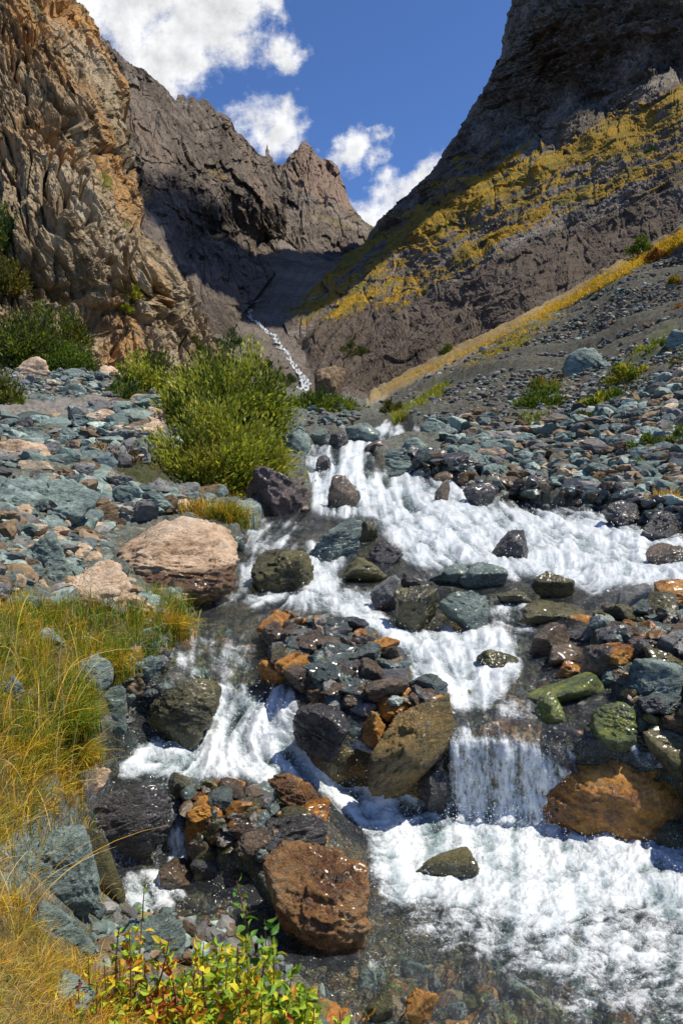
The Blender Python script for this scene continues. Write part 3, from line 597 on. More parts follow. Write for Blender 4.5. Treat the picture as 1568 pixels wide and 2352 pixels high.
def sheet(name, px, py, cps, disp, mat, attr_fn, back='top', depth=1.0, lean=.6):
    rb = RBF(cps, 'log'); Y = rb(px, py); P = world(px, py, Y); nrm = grid_normals(P)
    sh = P.shape[:2]; d = disp(P.reshape(-1, 3), Y.ravel(), px.ravel(), py.ravel()).reshape(sh)
    for _ in range(0):
        e = np.pad(d, 1, mode='edge'); d = (e[:-2, 1:-1] + 2 * e[1:-1, 1:-1] + e[2:, 1:-1]) / 4; e = np.pad(d, 1, mode='edge'); d = (e[1:-1, :-2] + 2 * e[1:-1, 1:-1] + e[1:-1, 2:]) / 4
    vw = P - np.array([0, 0, EYE]); vw /= np.linalg.norm(vw, axis=-1, keepdims=True); gz = np.clip(np.abs((nrm * vw).sum(-1)) * 2.5, .5, 1); dr = nrm - vw * lean; dr /= np.linalg.norm(dr, axis=-1, keepdims=True)
    P = P + dr * (d * gz)[..., None]
    n2 = grid_normals(P); at = attr_fn(P.reshape(-1, 3), n2.reshape(-1, 3), Y.ravel(), px.ravel(), py.ravel(), d.ravel())
    for k in at: at[k] = at[k].reshape(sh)
    def wrap(P, at, edge):
        e = {'top': P[:1], 'left': P[:, :1], 'right': P[:, -1:]}[edge]; ax = 0 if edge == 'top' else 1; rows = []
        for f_, dz in ((.06, -.02), (.18, -.09), (.4, -.3)):
            b = e.copy(); yy = e[..., 1]; b[..., 1] += yy * f_ * depth; b[..., 2] += yy * dz * depth
            b[..., 0] += {'top': 0, 'left': .5, 'right': -.5}[edge] * yy * f_ * depth; rows.append(b)
        if edge == 'right': A = np.concatenate([P] + rows, ax)
        else: A = np.concatenate(rows[::-1] + [P], ax)
        for k in at:
            e_ = {'top': at[k][:1], 'left': at[k][:, :1], 'right': at[k][:, -1:]}[edge]
            at[k] = np.concatenate([at[k]] + [e_] * 3, ax) if edge == 'right' else np.concatenate([e_] * 3 + [at[k]], ax)
        return A, at
    for e in back.split('+'): P, at = wrap(P, at, e)
    nv, nu = P.shape[:2]
    me = mesh_np(name, P.reshape(-1, 3), grid_quads(nv, nu), mat, {k: v.ravel() for k, v in at.items()}, smooth=False)
    return tag(link(name, me), kind='structure')

def left_cliff():
    nv, nu = 940, 560
    py = np.linspace(-420, 905, nv)[:, None].repeat(nu, 1)
    redge = np.interp(py[:, 0], [-420, 0, 60, 110, 200, 330, 440, 540, 575, 610, 680, 730, 800, 850, 905], [60, 172, 195, 222, 268, 280, 300, 318, 340, 375, 425, 460, 497, 520, 540])
    redge = redge + 7 * perlin(np.stack([py[:, 0] / 55., py[:, 0] * 0, py[:, 0] * 0], 1), 3) + 3 * perlin(np.stack([py[:, 0] / 14., py[:, 0] * 0, py[:, 0] * 0], 1), 4)
    s = np.linspace(0, 1, nu)[None, :]; px = -520 + (redge[:, None] + 520) * s
    cps = [(-520, 905, 22), (0, 870, 24), (250, 880, 27), (530, 870, 35), (480, 780, 37), (-520, 500, 26), (0, 500, 31), (200, 500, 33), (310, 520, 40), (400, 700, 37), (280, 700, 32.5), (330, 640, 33), (250, 790, 30),
           (120, 700, 29), (0, 700, 27.5), (60, 600, 29), (130, 560, 30), (-520, 0, 34), (0, 0, 41), (110, 100, 42), (180, 40, 49), (0, 250, 36), (180, 250, 39), (265, 250, 47), (290, 400, 43), (-520, -420, 44), (100, -420, 60)]
    Mx = rotm('y', .42) @ np.diag([1, 1, 1]); Mx = np.diag([1.0, 1.0, .42]) @ Mx
    def disp(P, Y, x, y):
        # big vertical ribs and gullies leaning like the photo's joints
        q = x * .94 - y * .34 + 60 * perlin(np.stack([x / 300., y / 300., x * 0], 1), 8)
        rib = fbm(np.stack([q / 85., y / 520., x * 0], 1), 3, 51, .5, ridged=True)
        ck = np.exp(-(perlin(np.stack([q / 75. + .6 * perlin(np.stack([x / 60., y / 60., x * 0], 1), 91), y / 380., x * 0 + 5], 1), 92) / .045) ** 2) + .6 * np.exp(-(perlin(np.stack([q / 30., y / 170., x * 0 + 8], 1), 93) / .06) ** 2)
        return rib * .7 - ck * .85 + crag(P, Y, [6.0, 3.0, 1.5], Mx, 200, .10, .0030) + crag_s(x, y, Y, [70, 32, 16, 8, 4.5], -.38, 2.6, 220, [.20, .34, .46, .55, .6])
    def attrs(P, N, Y, x, y, d):
        st = fbm(P / np.array([5, 5, 9.]), 4, 71) * .9 + .30
        st -= samp(blur(poly_mask([(50, 450), (160, 430), (200, 700), (210, 860), (0, 860), (20, 600)]), 20), x, y) * .6
        st -= sstep(x, 330, 400) * .45
        q = x * .94 - y * .34
        g = -.35 + np.clip(N[:, 2], 0, 1) * .5 + .75 * fbm(np.stack([q / 40., y / 130., x * 0], 1), 4, 73)
        for poly in ([(60, 0), (110, 0), (110, 110), (70, 120)], [(190, 330), (215, 350), (260, 470), (225, 460)], [(280, 500), (300, 500), (300, 570), (270, 550)], [(235, 190), (260, 200), (265, 280), (235, 250)]):
            g += .75 * samp(blur(poly_mask(poly), 8), x, y)
        return {'grass': g, 'stain': st + .12}
    sheet('left_cliff', px, py, cps, disp, M['left'], attrs, 'right', 1.0, .3)
left_cliff()

def back_ridge():
    nu, nv = 760, 560
    tx = [-300, 100, 150, 190, 215, 232, 250, 262, 300, 320, 345, 385, 400, 408, 417, 424, 432, 446, 458, 470, 490, 505, 522, 540, 560, 588, 604, 610, 614, 619, 628, 660, 720]
    ty = [-500, -60, 0, 52, 78, 80, 108, 104, 146, 148, 172, 203, 226, 213, 212, 228, 214, 234, 222, 222, 250, 252, 262, 292, 312, 345, 352, 345, 347, 371, 378, 402, 500]
    px = np.linspace(-100, 640, nu)[None, :].repeat(nv, 0); top = np.interp(px[0], tx, ty)
    z0 = px[0] * 0; top = top + 13 * fbm(np.stack([px[0] / 13., z0, z0], 1), 3, 14, .6, ridged=True) * sstep(-px[0], -625, -600)
    top = top - 22 * np.exp(-((px[0] - 615) / 4.5) ** 2)
    t = np.linspace(0, 1, nv)[:, None]; bot = np.interp(px[0], [450, 500, 560, 600, 640], [840, 790, 716, 668, 630]); py = top[None] + (bot[None] - top[None]) * t
    cps = [(-100, -250, 260), (190, 60, 330), (300, 150, 370), (400, 215, 430), (500, 255, 500), (620, 378, 640), (300, 300, 300), (330, 400, 270), (300, 500, 230), (350, 560, 200), (420, 350, 360), (400, 430, 330), (500, 400, 430),
           (480, 480, 400), (560, 450, 480), (620, 480, 560), (600, 570, 540), (500, 560, 420), (430, 560, 340), (380, 700, 150), (520, 720, 180), (450, 780, 120), (300, 840, 90), (650, 560, 600), (690, 840, 300), (-100, 840, 150), (440, 620, 260)]
    Mx = np.diag([1, 1, .4]) @ rotm('y', .25)
    def disp(P, Y, x, y):
        q = x * .97 - y * .25
        rib = fbm(np.stack([q / 70. + .3 * perlin(np.stack([x / 90., y / 90., x * 0], 1), 5), y / 300., x * 0], 1), 4, 55, .5, ridged=True)
        fade = sstep(y - np.interp(x, tx, ty), 0, 30)
        ck = np.exp(-(perlin(np.stack([q / 34. + .25 * perlin(np.stack([x / 60., y / 60., x * 0], 1), 94), y / 210., x * 0 + 5], 1), 95) / .07) ** 2)
        return rib * Y * .024 * fade - ck * 5 * Y / F * fade + crag_s(x, y, Y, [62, 30, 15, 8, 4.5], -.28, 2.4, 300, [.34, .46, .60, .65, .6]) * (.3 + .7 * fade)
    def attrs(P, N, Y, x, y, d):
        st = fbm(P / np.array([60, 60, 90.]), 4, 75) * .8 + .28
        g = -.6 + .3 * N[:, 2] + .7 * fbm(P / 28., 4, 76)
        g += 1.0 * samp(blur(poly_mask([(445, 378), (480, 378), (530, 420), (500, 432), (450, 400)]), 6), x, y)
        return {'grass': g, 'stain': st}
    sheet('back_ridge', px, py, cps, disp, M['ridge'], attrs, 'top+right', .6)
back_ridge()

def far_peak():
    nu, nv = 460, 420
    tx = [560, 600, 625, 640, 655, 668, 680, 690, 700, 710, 722, 738, 752, 765, 778, 788, 797, 806, 818, 835, 852, 880, 960]
    ty = [500, 450, 400, 382, 368, 358, 348, 330, 322, 334, 350, 364, 368, 376, 400, 420, 448, 472, 490, 506, 516, 535, 600]
    px = np.linspace(575, 960, nu)[None, :].repeat(nv, 0); top = np.interp(px[0], tx, ty); z0 = px[0] * 0
    top = top + 5 * fbm(np.stack([px[0] / 9., z0, z0], 1), 3, 24, .6, ridged=True)
    t = np.linspace(0, 1, nv)[:, None]; py = top[None] + (760 - top[None]) * t
    cps = [(575, 450, 800), (700, 335, 930), (850, 515, 900), (960, 600, 850), (640, 500, 740), (625, 560, 690), (700, 450, 800), (760, 470, 780), (700, 540, 650), (800, 540, 700), (760, 590, 580), (700, 620, 500), (620, 620, 520), (830, 600, 560), (700, 760, 380), (900, 760, 400), (575, 760, 380)]
    Mx = np.diag([1, 1, .45]) @ rotm('y', -.1)
    def disp(P, Y, x, y):
        fade = sstep(y - np.interp(x, tx, ty), 0, 22); up = 1 - sstep(y, 560, 620) * .85
        rib = fbm(np.stack([x / 42., y / 200., x * 0], 1), 4, 56, .5, ridged=True)
        return (rib * 12 * fade + crag_s(x, y, Y, [40, 20, 10, 5], -.1, 2.0, 330, [.4, .55, .6, .6]) * (.3 + .7 * fade)) * up
    def attrs(P, N, Y, x, y, d):
        g = -.45 + .5 * N[:, 2] + .6 * fbm(P / 40., 4, 79) + .42 * samp(blur(poly_mask([(640, 440), (700, 450), (840, 520), (800, 560), (690, 510), (640, 490)]), 10), x, y)
        return {'grass': g, 'stain': fbm(P / np.array([70, 70, 90.]), 4, 80) * .8 + .25 + .55 * samp(blur(poly_mask([(640, 340), (780, 350), (820, 490), (650, 440)]), 10), x, y)}  # summit gets extra warm stain so it looks more sunlit
    sheet('far_peak', px, py, cps, disp, M['ridge'], attrs, 'top', .5)
far_peak()

VAL = [(300, 500, 260), (400, 540, 330), (500, 585, 430), (640, 560, 560), (740, 600, 520), (560, 640, 400), (450, 640, 290), (640, 660, 380), (720, 690, 330), (560, 705, 290), (480, 720, 190), (620, 760, 215), (540, 780, 150), (660, 820, 150),
       (690, 880, 100), (715, 890, 95), (600, 850, 95), (500, 850, 75), (400, 800, 90), (830, 930, 62), (640, 930, 55), (450, 930, 45), (760, 800, 170), (900, 700, 300), (900, 930, 60), (300, 900, 45)]
vrb = RBF(VAL, 'log')
def valley():
    nu, nv = 520, 420
    px = np.linspace(300, 930, nu)[None, :].repeat(nv, 0)
    top = np.interp(px[0], [300, 370, 480, 560, 600, 640, 700, 760, 830, 930], [500, 520, 590, 600, 575, 548, 590, 606, 600, 600])
    t = np.linspace(0, 1, nv)[:, None]; py = top[None] + (940 - top[None]) * t
    def disp(P, Y, x, y):
        return fbm(np.stack([x / 60. + y / 90., y / 150., x * 0], 1), 4, 61) * Y * .015 + crag_s(x, y, Y, [60, 28, 13, 7], .5, 1.6, 350, [.14, .2, .26, .3]) * (.35 + .65 * sstep(y, 640, 760)) + fbm(np.stack([(x + y * .8) / 26., (y - x * .3) / 120., x * 0 + 2], 1), 4, 62, .6, ridged=True) * Y * .006
    def attrs(P, N, Y, x, y, d):
        g = -.35 + .9 * fbm(P / 14., 4, 81) + .35 * sstep(y, 700, 800)
        g += .5 * samp(blur(poly_mask([(640, 690), (720, 640), (740, 660), (680, 760), (640, 750)]), 8), x, y)
        return {'grass': g, 'stain': x * 0}
    sheet('valley_floor', px, py, VAL, disp, M['valley'], attrs, 'top', .2)
valley()

RM = [(1175, 0, 430), (1150, 130, 450), (1060, 290, 490), (1010, 370, 520), (930, 450, 560), (870, 510, 590), (740, 620, 430), (690, 690, 320), (655, 745, 230), (690, 800, 175), (725, 880, 105), (830, 915, 74), (1000, 850, 66), (1200, 750, 62), (1568, 560, 62),
      (1568, 430, 84), (1568, 240, 145), (1568, 212, 190), (1400, 315, 185), (1400, 287, 240), (1250, 380, 215), (1250, 352, 285), (1100, 445, 270), (1100, 417, 345), (980, 508, 330), (980, 482, 415), (1568, 100, 235), (1568, 0, 250), (1400, 0, 310), (1300, 150, 330), (1300, 265, 305), (1300, 440, 160), (1300, 520, 125), (1300, 640, 80), (1100, 540, 200), (1100, 640, 135), (1100, 740, 95), (950, 560, 310),
      (950, 650, 215), (950, 750, 140), (850, 620, 320), (820, 720, 215), (800, 800, 150), (2200, 300, 50), (2200, -100, 150), (2200, -420, 260), (1100, -420, 700), (1400, -420, 480), (1230, 60, 360)]
def terr(x, y, a, bw, p, k):
    """phase of the tilted ledges: 0 to .28 is the tread, the rest the riser"""
    ph = bw / p + 1.5 * fbm(np.stack([a / (5 * p), bw / (2.2 * p), a * 0 + 4 * k], 1), 4, 66 + k, .6)
    return ph - np.floor(ph)
def right_mountain():
    nv, nu = 860, 800
    py = np.linspace(-420, 965, nv)[:, None].repeat(nu, 1)
    le = np.interp(py[:, 0], [-420, -100, 0, 70, 125, 160, 210, 255, 290, 330, 345, 372, 400, 450, 510, 560, 600, 640, 700, 742, 790, 830, 880, 915, 965],
                   [1240, 1200, 1176, 1158, 1152, 1133, 1110, 1080, 1060, 1032, 1022, 1010, 992, 930, 868, 835, 770, 742, 680, 652, 672, 700, 716, 730, 760])
    z0 = py[:, 0] * 0; le = le + 4 * perlin(np.stack([py[:, 0] / 26., z0, z0], 1), 6) + 2.5 * perlin(np.stack([py[:, 0] / 8., z0, z0], 1), 7)
    s = np.linspace(0, 1, nu)[None, :] ** 1.15; px = le[:, None] + (2150 - le[:, None]) * s
    Mx = np.diag([1, 1, .6]) @ rotm('y', -.5)
    zoneP = blur(poly_mask([(860, 520), (1010, 390), (1180, 350), (1300, 300), (1568, 225), (2390, -100), (2390, 330), (1568, 440), (1400, 490), (1250, 560), (1080, 640), (950, 720), (800, 760), (640, 760), (700, 640)]), 22)
    def disp(P, Y, x, y):
        a = x * .86 - y * .5; b = x * .5 + y * .86                         # along and across the tilted ledges
        w = 45 * perlin(np.stack([x / 200., y / 200., x * 0], 1), 15)
        led = fbm(np.stack([a / 420., (b + w) / 46., x * 0], 1), 4, 57, .55, ridged=True)
        gul = fbm(np.stack([(a + .4 * w) / 70., b / 260., x * 0], 1), 4, 58, .5, ridged=True)
        edge = sstep(x - np.interp(y, py[:, 0], le), 0, 40)
        d0 = 0
        for p_, k_ in ((88., 0), (33., 1)):
            f_ = terr(x, y, a, b + w, p_, k_); d0 = d0 + np.where(f_ < .28, f_ / .28, (1 - f_) / .72) * p_ * Y / F * (.34 if k_ else .26)
        ck = np.exp(-(perlin(np.stack([(x + .25 * y) / 60. + .5 * perlin(np.stack([x / 50., y / 50., x * 0], 1), 91), y / 240., x * 0 + 5], 1), 96) / .05) ** 2)
        d0 = (d0 - ck * 6 * Y / F) * edge
        return (d0 + (led * .007 + gul * .006) * Y * edge + crag_s(x, y, Y, [110, 52, 24, 12, 6], -.55, 1.0 / 3.0, 400, [.11, .16, .20, .26, .32]) * (.3 + .7 * edge) * (1 + .9 * (y < np.interp(x, [860, 980, 1100, 1250, 1400, 1568, 2200], [560, 495, 431, 366, 301, 226, -50]))))
    def attrs(P, N, Y, x, y, d):
        a = x * .86 - y * .5; b = x * .5 + y * .86; w = 45 * perlin(np.stack([x / 200., y / 200., x * 0], 1), 15)
        bands = fbm(np.stack([a / 420., (b + w) / 22., x * 0], 1), 6, 59, .62); fine = fbm(np.stack([a / 40., b / 11., x * 0 + 2], 1), 3, 64, .6)
        z = samp(zoneP, x, y); f1, f2 = terr(x, y, a, b + w, 88., 0), terr(x, y, a, b + w, 33., 1)
        tread = np.exp(-((f1 - .18) / .2) ** 2) * .5 + np.exp(-((f2 - .18) / .2) ** 2) * .45
        g = (z - .5) * .9 - .26 + tread * .75 + bands * 1.1 + fine * .6 + (np.clip(N[:, 2], 0, 1) - .5) * .7
        for poly in ([(940, 520), (1100, 432), (1250, 367), (1400, 302), (1568, 228), (2000, 40), (2000, 90), (1568, 275), (1400, 355), (1250, 425), (1100, 490), (950, 570)], [(1020, 480), (1200, 400), (1300, 380), (1100, 500), (960, 560)], [(1330, 330), (1568, 215), (2390, -100), (2390, 0), (1568, 260), (1350, 370)], [(1100, 300), (1250, 220), (1300, 215), (1130, 320)],
                     [(790, 700), (920, 670), (930, 690), (800, 725)], [(650, 700), (740, 640), (900, 540), (940, 520), (860, 600), (720, 720), (660, 750)]):
            g += .30 * samp(blur(poly_mask(poly), 14), x, y)
        g -= .4 * sstep(y - (-.52 * (x - 1568) + 455), 0, 60)
        st = fbm(P / 25., 3, 83) * .6 + .2 + .62 * samp(blur(poly_mask([(700, 760), (900, 690), (1300, 540), (1568, 460), (1568, 560), (1000, 850), (860, 910), (740, 880)]), 24), x, y)
        return {'grass': g, 'stain': st}
    sheet('right_mountain', px, py, RM, disp, M['right'], attrs, 'left', .8)
right_mountain()

# distant cascade down the valley
def cascade():
    path = [(600, 693, 4), (565, 706, 9), (575, 720, 12), (572, 735, 10), (590, 745, 13), (612, 765, 12), (632, 780, 15), (640, 795, 16), (655, 812, 14), (668, 832, 14), (676, 850, 17), (694, 866, 20), (700, 885, 30), (702, 905, 36)]
    p = np.array(path, float); t = np.linspace(0, len(p) - 1, 420); cx = np.interp(t, range(len(p)), p[:, 0]); cy = np.interp(t, range(len(p)), p[:, 1]); w = np.interp(t, range(len(p)), p[:, 2])
    s = np.linspace(-.5, .5, 26)[None]; z = 0 * t; jit = 11 * perlin(np.stack([t * 2.2, z, z], 1), 5)
    px = (cx + jit)[:, None] + s * w[:, None] * (.78 + .5 * perlin(np.stack([t * 3, z, z], 1), 9))[:, None]; py = cy[:, None] + 0 * s
    Y = vrb(px, py); P = world(px, py, Y * .985); P[..., 2] += Y * .003; Pf = P.reshape(-1, 3)
    tt = np.repeat(t, 26); nz = fbm(np.stack([px.ravel() / 5., py.ravel() / 7., tt * 0], 1), 3, 19, .6); Pf[:, 2] += nz * Y.ravel() * .004
    foam = .78 + nz * 2.3 - 1.2 * np.abs(np.tile(s[0], len(t))) ** 2
    Q = grid_quads(len(t), 26); keep = (foam[Q].mean(1) > .48)
    tag(link('mountain_stream', mesh_np('mountain_stream', Pf, Q[keep], M['water'], {'foam': foam + .12, 'tone': .45 + nz * .6}, smooth=True)), kind='structure')
cascade()

# ------------------------------------------------------------------ rocks
import bmesh
_ico = {}
def ico(sub):
    if sub not in _ico:
        bm = bmesh.new(); bmesh.ops.create_icosphere(bm, subdivisions=sub, radius=1)
        V = np.array([v.co[:] for v in bm.verts]); Fc = np.array([[v.index for v in f.verts] for f in bm.faces]); bm.free(); _ico[sub] = (V / np.linalg.norm(V, axis=1, keepdims=True), Fc)
    return _ico[sub]
def rock_shape(seed, sub, k=14, npl=15, rough=1.0):
    """angular boulder: a body cut by random planes, then fractured; unit half-extents"""
    r = np.random.default_rng(seed); U, Fc = ico(sub)
    n_ = r.normal(size=(npl, 3)); n_ /= np.linalg.norm(n_, axis=1, keepdims=True); d = r.uniform(.55, 1.0, npl)
    s = np.maximum(U @ n_.T, 0) / d; rad = (s ** k).sum(1) ** (-1 / k); rad = np.minimum(rad, 1.5)
    P = U * rad[:, None]
    if sub >= 3:
        A = np.diag([1, 1, 2.2]) @ rotm('x', r.uniform(-.6, .6)) @ rotm('y', r.uniform(-.6, .6))
        Q = P @ A.T
        P = P + U * (facet(Q * 2.0 + seed, seed) * .085 + facet(Q * 5.0 + seed, seed + 1) * .032 + fbm(P * 2.2 + seed, 3, seed) * .07)[:, None] * rough
        if sub >= 5: P = P + U * (facet(Q * 12 + seed, seed + 2) * .022 + fbm(Q * 14, 3, seed) * .014)[:, None] * rough
    lo, hi = P.min(0), P.max(0); return (P - (lo + hi) / 2) / ((hi - lo) / 2), Fc
nrock = 0
def boulder(name, x0, x1, yt, yb, mat, label, k=20, sub=5, wet=None, rot=0.0, deep=.8, sink=.40, npl=11, cat='boulder', group=None, seed=None, rough=1.0, tilt=0.0, fwd=.2, back=0.0):
    """a boulder whose picture spans x0..x1 and yt..yb; rests on the surveyed ground at its foot"""
    global nrock; nrock += 1; seed = seed or 1000 + nrock * 13
    cx = (x0 + x1) / 2; Yb = float(near(cx, yb)); W = (x1 - x0) / F * Yb; dp = W * deep; Yc = Yb + dp * .42; Ym = float(near(cx, yt * .45 + yb * .55)); Yc = min(Yc, max(Ym - fwd * dp, Yb * .88)) + back
    W = (x1 - x0) / F * Yc; zg = EYE + float(ray(cx, yb)[1]) * Yb; ztop = EYE + float(ray(cx, yt)[1]) * (Yc + .12 * dp)
    H = max(ztop - zg, .22 * W); H2 = H * (1 + sink)
    V, Fc = rock_shape(seed, sub, k, npl, rough)
    if tilt:
        V = V * np.array([1.7, 1, 1])
        V = V @ rotm('y', tilt).T; lo, hi = V.min(0), V.max(0); V = (V - (lo + hi) / 2) / ((hi - lo) / 2)
    V = V * np.array([W / 2, dp / 2, H2 / 2])
    if rot: V = V @ rotm('z', rot).T
    c = world(cx, yb, Yb); c = np.array([c[0] / Yb * Yc, Yc, zg - H * sink + H2 / 2])
    wl = wet if wet is not None else 0.0
    zr = (V[:, 2] + H2 / 2) / H2                                      # 0 foot .. 1 top
    wv = sstep(-zr, -(wl + .12), -(wl - .08)) if wl > 0 else np.zeros(len(V))
    me = mesh_np(name, V, Fc, M[mat], {'wet': wv}, smooth=False)
    if sub >= 5: me.polygons.foreach_set('use_smooth', np.ones(len(Fc), bool))
    o = link(name, me, None, c); tag(o, label, cat, group); return o

B = boulder
B('boulder', 212, 552, 1186, 1372, 'tan', 'large flat topped tan granite boulder with wet rusty foot on the left bank', wet=.50, deep=.75, k=12, npl=11, seed=41, sub=6, fwd=.3)
B('boulder', 122, 305, 1290, 1420, 'tan', 'pale tan granite boulder half hidden by grass below the large flat topped one', deep=.8, k=9, sub=6)
B('boulder', 200, 300, 1172, 1222, 'tan', 'small brownish tan boulder just behind the upper left corner of the flat topped granite')
B('boulder', 268, 352, 1148, 1192, 'tan', 'small tan boulder directly behind the top of the flat topped granite')
B('boulder', 5, 235, 1098, 1218, 'teal', 'large blue green slab leaning on the left bank behind the grass', deep=.7, k=24, rot=.2, sub=6, npl=8, tilt=.3, fwd=.5)
B('boulder', 20, 170, 1220, 1352, 'teal', 'upright blue green boulder at the left edge above the golden grass', sub=6, npl=9, k=24, fwd=.5)
B('boulder', -60, 120, 1008, 1090, 'tan', 'long pinkish tan boulder cut by the left edge of the view', deep=.5, rot=-.12, tilt=.25)
B('boulder', 27, 118, 820, 882, 'tan', 'whitish tan boulder standing by the bushes at the foot of the cliff', deep=.7)
B('boulder', 222, 284, 840, 882, 'tan', 'rounded brown tan boulder at the cliff foot near the path', k=8)
B('boulder', 75, 132, 1072, 1108, 'purple', 'small purple grey boulder below the long pinkish one')
B('boulder', 120, 245, 1032, 1100, 'teal', 'dark blue green boulder to the right of the long pinkish one')
B('boulder', 200, 244, 958, 992, 'teal', 'small pointed blue green rock beside the gravel path')
B('boulder', 258, 342, 970, 1012, 'teal', 'tilted blue green slab right of the pointed rock by the path', tilt=.4)
B('boulder', 325, 402, 936, 975, 'teal', 'pale blue green slab left of the willow top')
B('boulder', 50, 120, 985, 1026, 'teal', 'blue green slab in the rubble below the path near the left edge')
B('boulder', -20, 32, 1075, 1125, 'teal', 'grey green block at the left edge under the long pinkish boulder')
B('boulder', 135, 205, 880, 928, 'darkteal', 'dark blue green block in the rubble above the path')
B('boulder', 62, 130, 905, 945, 'darkteal', 'low dark green rock left of the dark block above the path')
B('boulder', 145, 200, 845, 882, 'darkteal', 'dark angular rock between the whitish and the rounded tan boulders')
B('boulder', -10, 38, 940, 972, 'teal', 'pale blue rock on the path at the left edge')
B('boulder', 200, 250, 1165, 1212, 'teal', 'small blue green rock between the large slab and the tan boulders')
B('boulder', 205, 262, 1218, 1262, 'teal', 'blue green rock against the left side of the flat topped granite')
B('boulder', 0, 60, 1255, 1300, 'teal', 'low blue grey rock at the left edge beside the upright one')
B('boulder', 160, 215, 1255, 1300, 'teal', 'pale green rock with yellow lichen left of the flat topped granite')
B('boulder', 55, 118, 1330, 1372, 'tan', 'small tan boulder at the edge of the golden grass')
B('boulder', 150, 192, 1225, 1262, 'brown', 'small dark brown rock between blue green slabs')
B('boulder', 0, 90, 1360, 1410, 'teal', 'low blue green rock in the grass at the left edge')
B('boulder', 562, 716, 1068, 1184, 'purple', 'large glossy purple brown boulder on the left shore at the foot of the willow', k=9, deep=.9, sub=6)
B('boulder', 628, 716, 985, 1062, 'teal', 'grey green boulder on the shore right of the willow')
B('boulder', 500, 602, 1148, 1222, 'teal', 'grey green boulder behind the rusty grass tuft on the shore')
B('boulder', 725, 762, 1045, 1075, 'dark', 'small wet dark rock at the left edge of the upper rapids')
B('boulder', 752, 828, 1090, 1165, 'brown', 'wet brown boulder standing in the middle of the upper rapids', k=9, wet=1.2)
B('boulder', 833, 966, 1028, 1094, 'darkteal', 'big dark green boulder parting the upper rapids', k=10, deep=.8, sub=6, wet=.5)
B('boulder', 918, 988, 1004, 1050, 'teal', 'blue green boulder right behind the big dark green one')
B('boulder', 835, 892, 1008, 1042, 'purple', 'small purple boulder behind the left shoulder of the big dark green one')
B('boulder', 985, 1028, 1030, 1070, 'teal', 'blue green rock right of the big dark green boulder')
B('boulder', 966, 1042, 966, 1020, 'darkteal', 'pointed dark green boulder on the right shore at the top of the stream', wet=.3)
B('boulder', 1032, 1082, 948, 992, 'tan', 'brown tan boulder on the right shore at the top of the stream')
B('boulder', 792, 872, 970, 1016, 'darkteal', 'grey green boulder at the head of the rapids')
B('boulder', 700, 762, 985, 1020, 'darkteal', 'dark rock on the left shore at the head of the rapids')
B('boulder', 752, 800, 990, 1026, 'dark', 'wet rock between the two grey green ones at the head of the rapids')
B('boulder', 996, 1034, 1102, 1152, 'brown', 'small red brown wet rock below the right shore of the upper rapids', wet=1.2)
B('boulder', 1058, 1146, 1106, 1160, 'dark', 'wet black rock washed by foam under the right shore', k=9)
B('boulder', 1122, 1216, 1218, 1282, 'dark', 'black boulder alone in the middle of the broad white rapids', k=9)
B('boulder', 1478, 1572, 1248, 1292, 'brown', 'red brown rock washed over at the right end of the broad rapids', wet=1.2)
B('boulder', 704, 832, 1188, 1284, 'darkteal', 'dark blue black boulder in midstream left of the broad rapids', sub=6, wet=.35)
B('boulder', 806, 868, 1195, 1245, 'moss', 'yellow topped boulder against the dark blue black one')
B('boulder', 846, 925, 1238, 1294, 'dark', 'low wet dark rock at the left edge of the broad rapids')
B('boulder', 578, 722, 1260, 1360, 'moss', 'olive moss topped boulder in the left channel beside the little fall', k=9, deep=.85, sub=6)
B('boulder', 782, 892, 1280, 1340, 'moss', 'flat olive brown boulder in midstream under the dark blue black one')
B('boulder', 978, 1092, 1292, 1345, 'darkteal', 'long grey green rock under the broad rapids')
B('boulder', 1048, 1162, 1290, 1354, 'darkteal', 'peaked dark boulder joined to the long grey green rock', npl=10)
B('boulder', 918, 985, 1312, 1352, 'dark', 'small dark rock left of the long grey green one')
B('boulder', 1212, 1314, 1308, 1374, 'moss', 'pointed grey olive boulder alone below the broad rapids', npl=9, wet=.4)
B('boulder', 848, 922, 1318, 1402, 'grey', 'grey and orange wet boulder in the midstream step', wet=.6)
B('boulder', 902, 1012, 1340, 1455, 'moss', 'dark olive boulder forming the midstream step', sub=6, wet=1.2)
B('boulder', 1002, 1132, 1352, 1450, 'darkteal', 'blocky blue topped boulder on the right of the midstream step', sub=6, wet=.5)
B('boulder', 1188, 1352, 1384, 1432, 'moss', 'long low olive rock awash below the pointed boulder', wet=1.2, deep=.6)
B('boulder', 1140, 1215, 1355, 1392, 'moss', 'low green brown rock awash left of the pointed boulder', wet=1.2)
B('boulder', 1398, 1496, 1338, 1445, 'grey', 'smooth leaning grey boulder on the right bar', k=6, tilt=-.6, rough=.5, wet=.3)
B('boulder', 1490, 1610, 1328, 1390, 'orange', 'glossy orange brown boulder behind the leaning grey one', k=8)
B('boulder', 1460, 1600, 1394, 1452, 'teal', 'pale blue slab right of the leaning grey boulder', deep=.6)
B('boulder', 1498, 1620, 1448, 1530, 'grey', 'rounded grey boulder at the right edge under the pale blue slab', k=8, rough=.7)
B('boulder', 1412, 1512, 1456, 1492, 'tan', 'flat reddish tan rock under the leaning grey boulder', wet=.3)
B('boulder', 1360, 1430, 1395, 1445, 'moss', 'dark mossy rock at the foot of the leaning grey boulder')
B('boulder', 1428, 1590, 1510, 1645, 'teal', 'large blue green boulder on the right bar above the waterfall', k=10, sub=6, wet=.3)
B('boulder', 1210, 1312, 1428, 1505, 'brown', 'red brown boulder in the water left of the right bar', wet=1.2)
